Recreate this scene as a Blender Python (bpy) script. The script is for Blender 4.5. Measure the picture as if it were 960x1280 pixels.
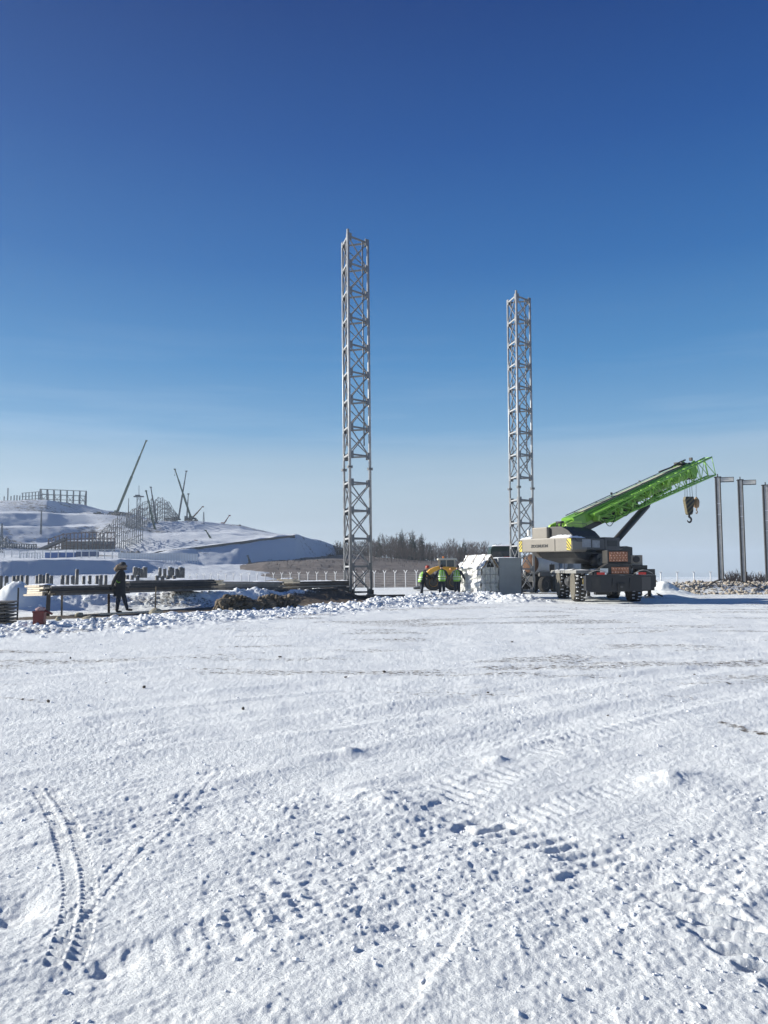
import bpy, bmesh, math, random
import numpy as np
from mathutils import Vector, Matrix

for _o in list(bpy.data.objects): bpy.data.objects.remove(_o)
SC = bpy.context.scene
COL = SC.collection
R = math.radians
rnd = random.Random(7)

# ------------------------------------------------------------------ camera
F_PX, EYE = 1000.0, 1.6
PITCH, ROLL = R(4.2), R(0.3)
FW = Vector((0, math.cos(PITCH), math.sin(PITCH)))
U0 = Vector((0, -math.sin(PITCH), math.cos(PITCH)))
R0 = Vector((1, 0, 0))
RT = R0*math.cos(ROLL) - U0*math.sin(ROLL)
UP = U0*math.cos(ROLL) + R0*math.sin(ROLL)
cam_d = bpy.data.cameras.new('camera'); cam = bpy.data.objects.new('camera', cam_d); COL.objects.link(cam)
cam.matrix_world = Matrix((( RT.x, UP.x, -FW.x, 0), (RT.y, UP.y, -FW.y, 0), (RT.z, UP.z, -FW.z, EYE), (0, 0, 0, 1)))
cam_d.sensor_fit = 'VERTICAL'; cam_d.sensor_height = 36; cam_d.sensor_width = 27; cam_d.lens = 36*F_PX/1280
cam_d.clip_start = .05; cam_d.clip_end = 12000
SC.camera = cam

def at(px, py, D):
    """world point at forward distance D seen at photo pixel (px, py)"""
    d = FW + RT*((px-480)/F_PX) + UP*((640-py)/F_PX)
    d = d*(D/d.y)
    return Vector((d.x, d.y, d.z+EYE))
def gpt(px, py, z=0.0):
    d = FW + RT*((px-480)/F_PX) + UP*((640-py)/F_PX)
    t = (z-EYE)/d.z
    return Vector((d.x*t, d.y*t, z))

# ------------------------------------------------------------------ light
SUN_EL = R(21)
SUN_TRAVEL = Vector((.985, -.17, 0)).normalized()      # the way the light goes over the ground
sun_d = bpy.data.lights.new('sun', 'SUN'); sun = bpy.data.objects.new('sun', sun_d); COL.objects.link(sun)
sun_d.energy = 5.0; sun_d.angle = R(.53); sun_d.color = (1, .97, .89)
_dir = Vector((SUN_TRAVEL.x*math.cos(SUN_EL), SUN_TRAVEL.y*math.cos(SUN_EL), -math.sin(SUN_EL)))
sun.rotation_euler = _dir.to_track_quat('-Z', 'Y').to_euler()
W = bpy.data.worlds.new('World'); SC.world = W; W.use_nodes = True
nt = W.node_tree; nt.nodes.clear()
def N(nt, typ, **kw):
    n = nt.nodes.new(typ)
    for k, v in kw.items():
        if k.startswith('i_'):
            key = k[2:]
            n.inputs[int(key) if key.isdigit() else key.replace('_', ' ')].default_value = v
        else: setattr(n, k, v)
    return n
sky = N(nt, 'ShaderNodeTexSky', sky_type='NISHITA', sun_disc=False)
sky.sun_elevation = SUN_EL
sky.sun_rotation = math.atan2(-SUN_TRAVEL.x, -SUN_TRAVEL.y)
sky.air_density = 1.0; sky.dust_density = .3; sky.ozone_density = 2.2; sky.altitude = 300
# winter air: colour of the clear sky by height over the horizon, with thin veils of ice cloud low down
tc = N(nt, 'ShaderNodeTexCoord'); sx = N(nt, 'ShaderNodeSeparateXYZ')
nt.links.new(tc.outputs['Generated'], sx.inputs[0])
ramp = N(nt, 'ShaderNodeValToRGB')
nt.links.new(sx.outputs['Z'], ramp.inputs[0])
def srgb(r, g, b):
    f = lambda c: (c/255)/12.92 if c/255 <= .04045 else (((c/255)+.055)/1.055)**2.4
    return (f(r), f(g), f(b), 1)
SKY = [(0.0, (158,169,180)), (.035, (164,177,189)), (.095, (163,184,200)), (.135, (150,178,201)), (.17, (110,158,198)), (.25, (70,132,186)),
       (.36, (38,101,166)), (.48, (18,76,146)), (.60, (4,55,122)), (.67, (2,46,110)), (1.0, (1,36,90))]
cr = ramp.color_ramp
while len(cr.elements) < len(SKY): cr.elements.new(.5)
for e, (p, c) in zip(cr.elements, SKY): e.position = p; e.color = srgb(*c)
cmap = N(nt, 'ShaderNodeMapping'); cmap.inputs['Scale'].default_value = (1.3, 1.3, 16)
nt.links.new(tc.outputs['Generated'], cmap.inputs[0])
cn = N(nt, 'ShaderNodeTexNoise', i_Scale=1.6, i_Detail=5, i_Roughness=.55); nt.links.new(cmap.outputs[0], cn.inputs['Vector'])
crr = N(nt, 'ShaderNodeMapRange'); crr.inputs['From Min'].default_value = .48; crr.inputs['From Max'].default_value = .75
crr.inputs['To Max'].default_value = .30; nt.links.new(cn.outputs[0], crr.inputs[0])
band = N(nt, 'ShaderNodeMapRange', interpolation_type='SMOOTHSTEP'); band.inputs['From Min'].default_value = .34; band.inputs['From Max'].default_value = .12
nt.links.new(sx.outputs['Z'], band.inputs[0])
mm = N(nt, 'ShaderNodeMath', operation='MULTIPLY'); nt.links.new(crr.outputs[0], mm.inputs[0]); nt.links.new(band.outputs[0], mm.inputs[1])
cl = N(nt, 'ShaderNodeMix', data_type='RGBA'); nt.links.new(mm.outputs[0], cl.inputs[0]); nt.links.new(ramp.outputs[0], cl.inputs[6])
cl.inputs[7].default_value = srgb(186, 203, 222)
mixs = N(nt, 'ShaderNodeMix', data_type='RGBA'); mixs.inputs[0].default_value = 1.0
gain = N(nt, 'ShaderNodeVectorMath', operation='SCALE'); gain.inputs['Scale'].default_value = 10.0
nt.links.new(cl.outputs[2], gain.inputs[0])
nt.links.new(sky.outputs[0], mixs.inputs[6]); nt.links.new(gain.outputs[0], mixs.inputs[7])
mixs.inputs[0].default_value = .94
bg = N(nt, 'ShaderNodeBackground'); bg.inputs['Strength'].default_value = .075
wo = N(nt, 'ShaderNodeOutputWorld')
nt.links.new(mixs.outputs[2], bg.inputs[0]); nt.links.new(bg.outputs[0], wo.inputs[0])
SC.view_settings.view_transform = 'Standard'; SC.view_settings.look = 'None'
SC.view_settings.exposure = 0.6; SC.view_settings.gamma = 1
SC.cycles.max_bounces = 6; SC.cycles.volume_bounces = 1; SC.cycles.volume_max_steps = 64
SC.cycles.use_denoising = True

# ------------------------------------------------------------------ materials
MATS = {}
def mat(name, col, rough=.6, metal=0., var=.15, scale=6., bump=0., bscale=20., snow=0., spec=.5, dirt=None):
    """plain surface with procedural colour variation; snow>0 lays frost on upward faces"""
    if name in MATS: return MATS[name]
    m = bpy.data.materials.new(name); m.use_nodes = True; t = m.node_tree
    b = t.nodes['Principled BSDF']; b.inputs['Roughness'].default_value = rough; b.inputs['Metallic'].default_value = metal
    b.inputs['Specular IOR Level'].default_value = spec
    tc = N(t, 'ShaderNodeTexCoord')
    n = N(t, 'ShaderNodeTexNoise', i_Scale=scale, i_Detail=6, i_Roughness=.65); t.links.new(tc.outputs['Object'], n.inputs['Vector'])
    mr = N(t, 'ShaderNodeMapRange'); mr.inputs['From Min'].default_value = .3; mr.inputs['From Max'].default_value = .7
    t.links.new(n.outputs[0], mr.inputs[0])
    mx = N(t, 'ShaderNodeMix', data_type='RGBA'); t.links.new(mr.outputs[0], mx.inputs[0])
    c2 = dirt if dirt else tuple(min(1, c*(1+var)) for c in col)
    mx.inputs[6].default_value = (*[c*(1-var) for c in col], 1); mx.inputs[7].default_value = (*c2, 1)
    out = mx.outputs[2]
    if snow > 0:
        g = N(t, 'ShaderNodeNewGeometry'); s = N(t, 'ShaderNodeSeparateXYZ'); t.links.new(g.outputs['Normal'], s.inputs[0])
        n2 = N(t, 'ShaderNodeTexNoise', i_Scale=scale*1.7, i_Detail=4); t.links.new(tc.outputs['Object'], n2.inputs['Vector'])
        a = N(t, 'ShaderNodeMath', operation='ADD'); t.links.new(s.outputs['Z'], a.inputs[0]); t.links.new(n2.outputs[0], a.inputs[1])
        r2 = N(t, 'ShaderNodeMapRange'); r2.inputs['From Min'].default_value = 1.9-snow; r2.inputs['From Max'].default_value = 2.05-snow
        t.links.new(a.outputs[0], r2.inputs[0])
        m2 = N(t, 'ShaderNodeMix', data_type='RGBA'); t.links.new(r2.outputs[0], m2.inputs[0]); t.links.new(out, m2.inputs[6])
        m2.inputs[7].default_value = (.82, .84, .87, 1); out = m2.outputs[2]
    t.links.new(out, b.inputs['Base Color'])
    if bump > 0:
        n3 = N(t, 'ShaderNodeTexNoise', i_Scale=bscale, i_Detail=5); t.links.new(tc.outputs['Object'], n3.inputs['Vector'])
        bp = N(t, 'ShaderNodeBump', i_Strength=1.0, i_Distance=bump); t.links.new(n3.outputs[0], bp.inputs['Height'])
        t.links.new(bp.outputs[0], b.inputs['Normal'])
    MATS[name] = m; return m

def snow_mat(name, soil, soil_hi, scale=1.0, bump=.01, rough_noise=0., albedo=(.885, .90, .885)):
    m = bpy.data.materials.new(name); m.use_nodes = True; t = m.node_tree
    b = t.nodes['Principled BSDF']; b.inputs['Roughness'].default_value = .75; b.inputs['Specular IOR Level'].default_value = .25
    g = N(t, 'ShaderNodeTexCoord'); at_ = N(t, 'ShaderNodeAttribute', attribute_name='dirt')
    P = g.outputs['Object']
    n1 = N(t, 'ShaderNodeTexNoise', i_Scale=.35*scale, i_Detail=8, i_Roughness=.6); t.links.new(P, n1.inputs['Vector'])
    n2 = N(t, 'ShaderNodeTexNoise', i_Scale=9*scale, i_Detail=6, i_Roughness=.7); t.links.new(P, n2.inputs['Vector'])
    ramp = N(t, 'ShaderNodeMapRange'); ramp.inputs['From Min'].default_value = .35; ramp.inputs['From Max'].default_value = .7
    t.links.new(n1.outputs[0], ramp.inputs[0])
    mx = N(t, 'ShaderNodeMix', data_type='RGBA'); t.links.new(ramp.outputs[0], mx.inputs[0])
    mx.inputs[6].default_value = (*albedo, 1); mx.inputs[7].default_value = (albedo[0]*.90, albedo[1]*.91, albedo[2]*.93, 1)
    # specks of soil: noise over a threshold that the painted attribute moves
    sub = N(t, 'ShaderNodeMath', operation='ADD'); t.links.new(n2.outputs[0], sub.inputs[0]); t.links.new(at_.outputs['Fac'], sub.inputs[1])
    th = N(t, 'ShaderNodeMapRange'); th.inputs['From Min'].default_value = .76; th.inputs['From Max'].default_value = .90
    t.links.new(sub.outputs[0], th.inputs[0])
    n3 = N(t, 'ShaderNodeTexNoise', i_Scale=2.5*scale, i_Detail=8, i_Roughness=.75); t.links.new(P, n3.inputs['Vector'])
    so = N(t, 'ShaderNodeMix', data_type='RGBA'); t.links.new(n3.outputs[0], so.inputs[0])
    so.inputs[6].default_value = (*soil, 1); so.inputs[7].default_value = (*soil_hi, 1)
    m2 = N(t, 'ShaderNodeMix', data_type='RGBA'); t.links.new(th.outputs[0], m2.inputs[0])
    t.links.new(mx.outputs[2], m2.inputs[6]); t.links.new(so.outputs[2], m2.inputs[7]); t.links.new(m2.outputs[2], b.inputs['Base Color'])
    n4 = N(t, 'ShaderNodeTexNoise', i_Scale=55*scale, i_Detail=7, i_Roughness=.7); t.links.new(P, n4.inputs['Vector'])
    bp = N(t, 'ShaderNodeBump', i_Strength=1.0, i_Distance=bump); t.links.new(n4.outputs[0], bp.inputs['Height']); t.links.new(bp.outputs[0], b.inputs['Normal'])
    MATS[name] = m; return m

# ------------------------------------------------------------------ mesh helpers
class MB:
    def __init__(s): s.v = []; s.f = []; s.sm = []
    def add(s, vs, fs, smooth=False):
        o = len(s.v); s.v += [tuple(v) for v in vs]; s.f += [tuple(i+o for i in f) for f in fs]; s.sm += [smooth]*len(fs); return s
    def box(s, c, d, rz=0., M=None, taper=1.):
        x, y, z = (q/2 for q in d); vs = []
        for sz in (-1, 1):
            k = taper if sz > 0 else 1
            for sx_, sy in ((-1,-1),(1,-1),(1,1),(-1,1)): vs.append(Vector((sx_*x*k, sy*y*k, sz*z)))
        if M is not None: vs = [M @ v for v in vs]
        elif rz: vs = [Matrix.Rotation(rz, 3, 'Z') @ v for v in vs]
        vs = [v+Vector(c) for v in vs]
        return s.add(vs, [(3,2,1,0),(4,5,6,7),(0,1,5,4),(1,2,6,5),(2,3,7,6),(3,0,4,7)])
    def span(s, a, b):
        a, b = Vector(a), Vector(b); return s.box((a+b)/2, [abs(b[i]-a[i]) for i in range(3)])
    def bar(s, a, b, w, h=None, up=(0,0,1)):
        a, b = Vector(a), Vector(b); h = h or w; d = (b-a); L = d.length
        if L < 1e-6: return s
        d /= L; u = Vector(up)
        if abs(d.dot(u)) > .98: u = Vector((0,1,0)) if abs(d.y) < .9 else Vector((1,0,0))
        r = d.cross(u).normalized(); u = r.cross(d).normalized(); vs = []
        for p in (a, b):
            for q, t in ((-1,-1),(1,-1),(1,1),(-1,1)): vs.append(p + r*(q*w/2) + u*(t*h/2))
        return s.add(vs, [(3,2,1,0),(4,5,6,7),(0,1,5,4),(1,2,6,5),(2,3,7,6),(3,0,4,7)])
    def tube(s, pts, r, n=8, r2=None, cap=True):
        pts = [Vector(p) for p in pts]; m = len(pts); vs = []; fs = []
        up = Vector((0,0,1))
        for i, p in enumerate(pts):
            d = (pts[min(i+1, m-1)]-pts[max(i-1, 0)]).normalized()
            u = up if abs(d.dot(up)) < .95 else Vector((0,1,0))
            x = d.cross(u).normalized(); y = x.cross(d)
            if isinstance(r, (list, tuple)): rr = r[i]
            else: rr = r if r2 is None else r + (r2-r)*i/(m-1)
            for k in range(n):
                a = 2*math.pi*k/n; vs.append(p + x*(rr*math.cos(a)) + y*(rr*math.sin(a)))
        for i in range(m-1):
            for k in range(n):
                a, b = i*n+k, i*n+(k+1)%n; fs.append((a, b, b+n, a+n))
        s.add(vs, fs, n > 5)
        if cap:
            o = len(s.v)-m*n
            s.f.append(tuple(o+k for k in range(n))[::-1]); s.sm.append(False)
            s.f.append(tuple(o+(m-1)*n+k for k in range(n))); s.sm.append(False)
        return s
    def lathe(s, prof, c=(0,0,0), n=20, M=None, smooth=True):
        vs = []; fs = []
        for (r, z) in prof:
            for k in range(n):
                a = 2*math.pi*k/n; vs.append(Vector((r*math.cos(a), r*math.sin(a), z)))
        if M is not None: vs = [M @ v for v in vs]
        vs = [v+Vector(c) for v in vs]
        for i in range(len(prof)-1):
            for k in range(n):
                a, b = i*n+k, i*n+(k+1)%n; fs.append((a, b, b+n, a+n))
        s.add(vs, fs, smooth); o = len(s.v)-len(vs)
        if prof[0][0] > 1e-4: s.f.append(tuple(o+k for k in range(n))[::-1]); s.sm.append(False)
        if prof[-1][0] > 1e-4: s.f.append(tuple(o+(len(prof)-1)*n+k for k in range(n))); s.sm.append(False)
        return s
    def prism(s, poly, a, b, axis='y'):
        """poly: list of 2-D points; axis y: (x,z) extruded from y=a to y=b; x: (y,z); z: (x,y)"""
        n = len(poly); vs = []
        for t in (a, b):
            for p, q in poly:
                vs.append((p, t, q) if axis == 'y' else (t, p, q) if axis == 'x' else (p, q, t))
        fs = [tuple(range(n)), tuple(range(2*n-1, n-1, -1))]
        for k in range(n): fs.append((k, k+n, (k+1) % n + n, (k+1) % n))
        return s.add(vs, fs)
    def build(s, name, m, parent=None, loc=None, bevel=0., rz=None, fix=True):
        me = bpy.data.meshes.new(name); me.from_pydata(s.v, [], s.f)
        me.polygons.foreach_set('use_smooth', s.sm); me.materials.append(m if not isinstance(m, str) else MATS[m])
        if fix:
            bm = bmesh.new(); bm.from_mesh(me); bmesh.ops.recalc_face_normals(bm, faces=bm.faces)
            if bevel > 0:
                es = [e for e in bm.edges if len(e.link_faces) == 2 and e.calc_face_angle(0) > .6]
                bmesh.ops.bevel(bm, geom=es, offset=bevel, segments=2, profile=.6, affect='EDGES', clamp_overlap=True)
            bm.to_mesh(me); bm.free()
        me.update()
        o = bpy.data.objects.new(name, me); COL.objects.link(o)
        if parent is not None: o.parent = parent
        if loc is not None: o.location = loc
        if rz is not None: o.rotation_euler.z = rz
        return o

def _each(s, name, m, parent=None, bevel=0.):
    """every connected piece as an object of its own"""
    par = list(range(len(s.v)))
    def find(i):
        while par[i] != i: par[i] = par[par[i]]; i = par[i]
        return i
    for f in s.f:
        a = find(f[0])
        for q in f[1:]: par[find(q)] = a
    groups = {}
    for k, f in enumerate(s.f): groups.setdefault(find(f[0]), []).append(k)
    out = []
    for ks in groups.values():
        ids = sorted({q for k in ks for q in s.f[k]}); mp = {q: i for i, q in enumerate(ids)}
        b = MB(); b.v = [s.v[q] for q in ids]; b.f = [tuple(mp[q] for q in s.f[k]) for k in ks]; b.sm = [s.sm[k] for k in ks]
        out.append(b.build(name, m, parent, bevel=bevel))
    return out
MB.each = _each
def tag(o, label=None, cat=None, group=None, kind=None):
    if label: o['label'] = label
    if cat: o['category'] = cat
    if group: o['group'] = group
    if kind: o['kind'] = kind
    return o
def thing(name, label, cat, loc=(0,0,0), rz=0., group=None):
    o = bpy.data.objects.new(name, None); COL.objects.link(o); o.location = loc; o.rotation_euler.z = rz
    o.empty_display_size = .2
    return tag(o, label, cat, group)
def share(name, src, parent, loc=(0,0,0), rot=(0,0,0), scale=(1,1,1)):
    o = bpy.data.objects.new(name, src.data if hasattr(src, 'data') else src); COL.objects.link(o); o.parent = parent
    o.location = loc; o.rotation_euler = rot; o.scale = scale; return o
def kids(o): return [c for c in KIDS.get(o.name, [])]
def copy_tree(o, parent=None):
    c = o.copy(); COL.objects.link(c); c.parent = parent
    for ch in list(o.children): copy_tree(ch, c)
    return c

# ------------------------------------------------------------------ numpy noise
def hi(ix, iy, seed):
    n = ix.astype(np.int32).view(np.uint32)*np.uint32(374761393) + iy.astype(np.int32).view(np.uint32)*np.uint32(668265263) + np.uint32((seed*1442695041+12345) & 0xffffffff)
    n = (n ^ (n >> np.uint32(13)))*np.uint32(1274126177)
    return n ^ (n >> np.uint32(16))
def h2(ix, iy, seed): return hi(ix, iy, seed).astype(np.float32)*np.float32(1/4294967296.0)
def vn(x, y, seed=0):
    ix = np.floor(x); iy = np.floor(y); fx = x-ix; fy = y-iy
    fx = fx*fx*fx*(fx*(fx*6-15)+10); fy = fy*fy*fy*(fy*(fy*6-15)+10)
    a = h2(ix, iy, seed); b = h2(ix+1, iy, seed); c = h2(ix, iy+1, seed); d = h2(ix+1, iy+1, seed)
    return (a*(1-fx)+b*fx)*(1-fy) + (c*(1-fx)+d*fx)*fy
def fbm(x, y, seed=0, o=4, g=.5):
    t = 0.; a = 1.; s = 0.
    for i in range(o):
        t = t + a*vn(x*1.03**i+i*17.3, y-i*9.1, seed+i); s += a; a *= g; x, y = x*1.93+y*.35, y*1.93-x*.35
    return t/s
def domes(x, y, cell, seed, dens, rmin=.25, rmax=.5, p=1.0, mask=None):
    """cheap clods: one dome per noise cell, height in units of its radius"""
    if mask is not None and x.ndim:
        full = np.zeros(x.shape, np.float32)
        if mask.any(): full[mask] = domes(x[mask], y[mask], cell, seed, dens, rmin, rmax, p)
        return full
    X, Y = (x/cell).astype(np.float32), (y/cell).astype(np.float32); ix = np.floor(X); iy = np.floor(Y); out = np.zeros_like(X)
    for dx in (-1, 0, 1):
        for dy in (-1, 0, 1):
            jx, jy = ix+dx, iy+dy; n = hi(jx, jy, seed)
            f = lambda k: ((n >> np.uint32(k)) & np.uint32(255)).astype(np.float32)*np.float32(1/255)
            m = n*np.uint32(2654435761); m = m ^ (m >> np.uint32(15))
            g = lambda k: ((m >> np.uint32(k)) & np.uint32(255)).astype(np.float32)*np.float32(1/255)
            ax, ay = X-(jx+.15+.7*f(0)), Y-(jy+.15+.7*f(8)); r = rmin+(rmax-rmin)*f(16); an = g(0)*3.14
            ca, sa = np.cos(an), np.sin(an); u = ax*ca+ay*sa; v = (ay*ca-ax*sa)*1.5
            q = 1-(u*u+v*v)/(r*r)
            out = np.maximum(out, np.clip(q, 0, 1)**.8*r*(.4+.6*g(8))*(g(16) < dens))
    return out*cell*p
def sstep(a, b, x):
    t = np.clip((x-a)/(b-a), 0, 1); return t*t*(3-2*t)
def polydist(x, y, pts, mg=None):
    """distance and run length to a polyline (arrays), with side; beyond the margin mg the distance is just large"""
    x = np.asarray(x, float); y = np.asarray(y, float)
    if mg is not None and x.ndim:
        xs = [p[0] for p in pts]; ys = [p[1] for p in pts]
        m = (x > min(xs)-mg) & (x < max(xs)+mg) & (y > min(ys)-mg) & (y < max(ys)+mg)
        D = np.full(x.shape, 1e3); Rn = np.zeros(x.shape); Sd = np.zeros(x.shape)
        if m.any(): D[m], Rn[m], Sd[m] = polydist(x[m], y[m], pts)
        return D, Rn, Sd
    best = np.full(x.shape, 1e9); run = np.zeros(x.shape); side = np.zeros(x.shape); L = 0.
    for (ax, ay), (bx, by) in zip(pts[:-1], pts[1:]):
        dx, dy = bx-ax, by-ay; l = math.hypot(dx, dy)
        if l < 1e-6: continue
        t = np.clip(((x-ax)*dx+(y-ay)*dy)/(l*l), 0, 1)
        px, py = ax+t*dx, ay+t*dy; d = (x-px)**2+(y-py)**2; m = d < best
        best = np.where(m, d, best); run = np.where(m, L+t*l, run)
        side = np.where(m, np.sign((x-ax)*dy-(y-ay)*dx), side); L += l
    return np.sqrt(best), run, side
def spline(pts, n=8):
    """Catmull-Rom through 2-D points"""
    P = [pts[0]]+list(pts)+[pts[-1]]; out = []
    for i in range(1, len(P)-2):
        for k in range(n):
            t = k/n; a, b, c, d = (np.array(P[i+j][:2]) for j in (-1, 0, 1, 2))
            out.append(tuple(.5*((2*b)+(c-a)*t+(2*a-5*b+4*c-d)*t*t+(3*b-a-3*c+d)*t**3)))
    out.append(tuple(P[-2][:2])); return out
def gl(*pp, n=6):      # ground polyline through photo pixels
    return spline([tuple(gpt(x, y))[:2] for x, y in pp], n)
def grid_mesh(name, X, Y, Z, m, kind='structure', dirt=None, smooth=True):
    nr, nc = X.shape
    co = np.empty((nr*nc, 3), np.float32); co[:, 0] = X.ravel(); co[:, 1] = Y.ravel(); co[:, 2] = Z.ravel()
    i = np.arange(nr*nc).reshape(nr, nc); q = np.stack([i[:-1, :-1], i[:-1, 1:], i[1:, 1:], i[1:, :-1]], -1).reshape(-1, 4).astype(np.int32)
    me = bpy.data.meshes.new(name); nq = len(q)
    me.vertices.add(nr*nc); me.vertices.foreach_set('co', co.ravel())
    me.loops.add(nq*4); me.loops.foreach_set('vertex_index', q.ravel())
    me.polygons.add(nq); me.polygons.foreach_set('loop_start', np.arange(0, nq*4, 4, dtype=np.int32))
    me.polygons.foreach_set('use_smooth', np.full(nq, smooth)); me.update(calc_edges=True)
    if dirt is not None:
        a = me.attributes.new('dirt', 'FLOAT', 'POINT'); a.data.foreach_set('value', dirt.ravel().astype(np.float32))
    me.materials.append(m); o = bpy.data.objects.new(name, me); COL.objects.link(o)
    if kind: o['kind'] = kind
    return o
# ================================================================== THE GROUND
SNOW = snow_mat('snow_ground', (.06, .045, .032), (.20, .155, .11), bump=.014)
BERM = gl((-60, 792), (60, 786), (150, 780), (240, 773), (330, 767), (420, 760), (500, 755), (580, 751), (640, 752))
BACK = [tuple(at(x, y, D))[:2] for x, y, D in ((-120,740,34), (90,740,35), (220,740,37), (330,740,40), (420,740,44))]
LEFTM = tuple(at(17, 735, 33.5))[:2]
RIDGE = [tuple(at(x, y, D))[:2] for x, y, D in ((810,730,57), (880,730,57), (1010,730,58))]
RMOUND = tuple(at(824, 740, 50))[:2]
PATH = gl((60, 772), (150, 768), (260, 762), (350, 757), (440, 752), (520, 748))
# tyre tracks of the foreground, all as centre lines on the ground
TRK_A = gl((44,988), (66,1030), (82,1080), (88,1120), (80,1170), (66,1205))
TRK_A2 = gl((62,988), (88,1030), (105,1080), (112,1120), (106,1170), (92,1205))
TRK_B = gl((270,965), (232,1010), (180,1060), (120,1125), (70,1180))
TRK_C = gl((1010,1235), (930,1185), (860,1130), (790,1090), (700,1060), (600,1035))
TRK_D = gl((520,1262), (545,1225), (580,1172))
TRK_E = gl((300,1120), (420,1060), (520,1010), (660,945), (820,900), (1000,870))
TRK_F = gl((100,1230), (300,1160), (480,1090), (640,1030), (800,975))
TRK_G = gl((470,1130), (520,1060), (600,985), (700,930))
ROLLS = [gl((-30,905), (200,880), (480,850), (800,822), (1000,808)), gl((-30,960), (220,925), (480,892), (760,850), (1000,826)),
         gl((-30,850), (250,828), (520,810), (900,790)), gl((300,1000), (480,950), (700,905), (1000,850))]

def base_h(x, y):
    """broad shape of the ground (used to stand things on, too)"""
    x = np.asarray(x, float); y = np.asarray(y, float)
    z = .05*(fbm(x*.12, y*.12, 3, 3)-.5)
    d, _, _ = polydist(x, y, BERM, 9)
    hh = .08+.26*sstep(-2.5, 1.5, x)*sstep(16, 6, x)
    z = z + .10*np.exp(-(d/2.4)**2)*(fbm(x*1.5, y*1.5, 14, 4)-.5)*2 + hh*np.exp(-(d/1.6)**2)*(.25+1.5*fbm(x*.6, y*.6, 12, 4))
    d, _, _ = polydist(x, y, BACK, 6)
    z = z + .66*np.exp(-(d/1.25)**2)*(.5+.9*fbm(x*.45, y*.45, 22, 3))
    d = np.hypot((x-LEFTM[0])/.80, (y-LEFTM[1])/.8); z = z + .88*np.exp(-d**2.6)*(.85+.3*fbm(x*2, y*2, 24, 3))
    d, _, _ = polydist(x, y, RIDGE, 12)
    z = z + .55*np.exp(-(d/4.5)**4)*(.6+.7*fbm(x*.35, y*.35, 31, 3))
    d = np.hypot((x-RMOUND[0])/1.3, (y-RMOUND[1])/2.2); z = z + .75*np.exp(-d**2)*(.6+.8*fbm(x*1.3, y*1.3, 33, 4))
    far = sstep(58, 140, y)*-1.0 + sstep(150, 500, y)*-5 + sstep(400, 2600, y)*-22 + sstep(35, 300, np.abs(x))*-1.0*sstep(60, 120, y)
    return z + far
def rough_mask(x, y):
    d, _, _ = polydist(x, y, BERM, 9)
    return np.clip(np.exp(-(d/2.6)**2), 0, 1)
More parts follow.
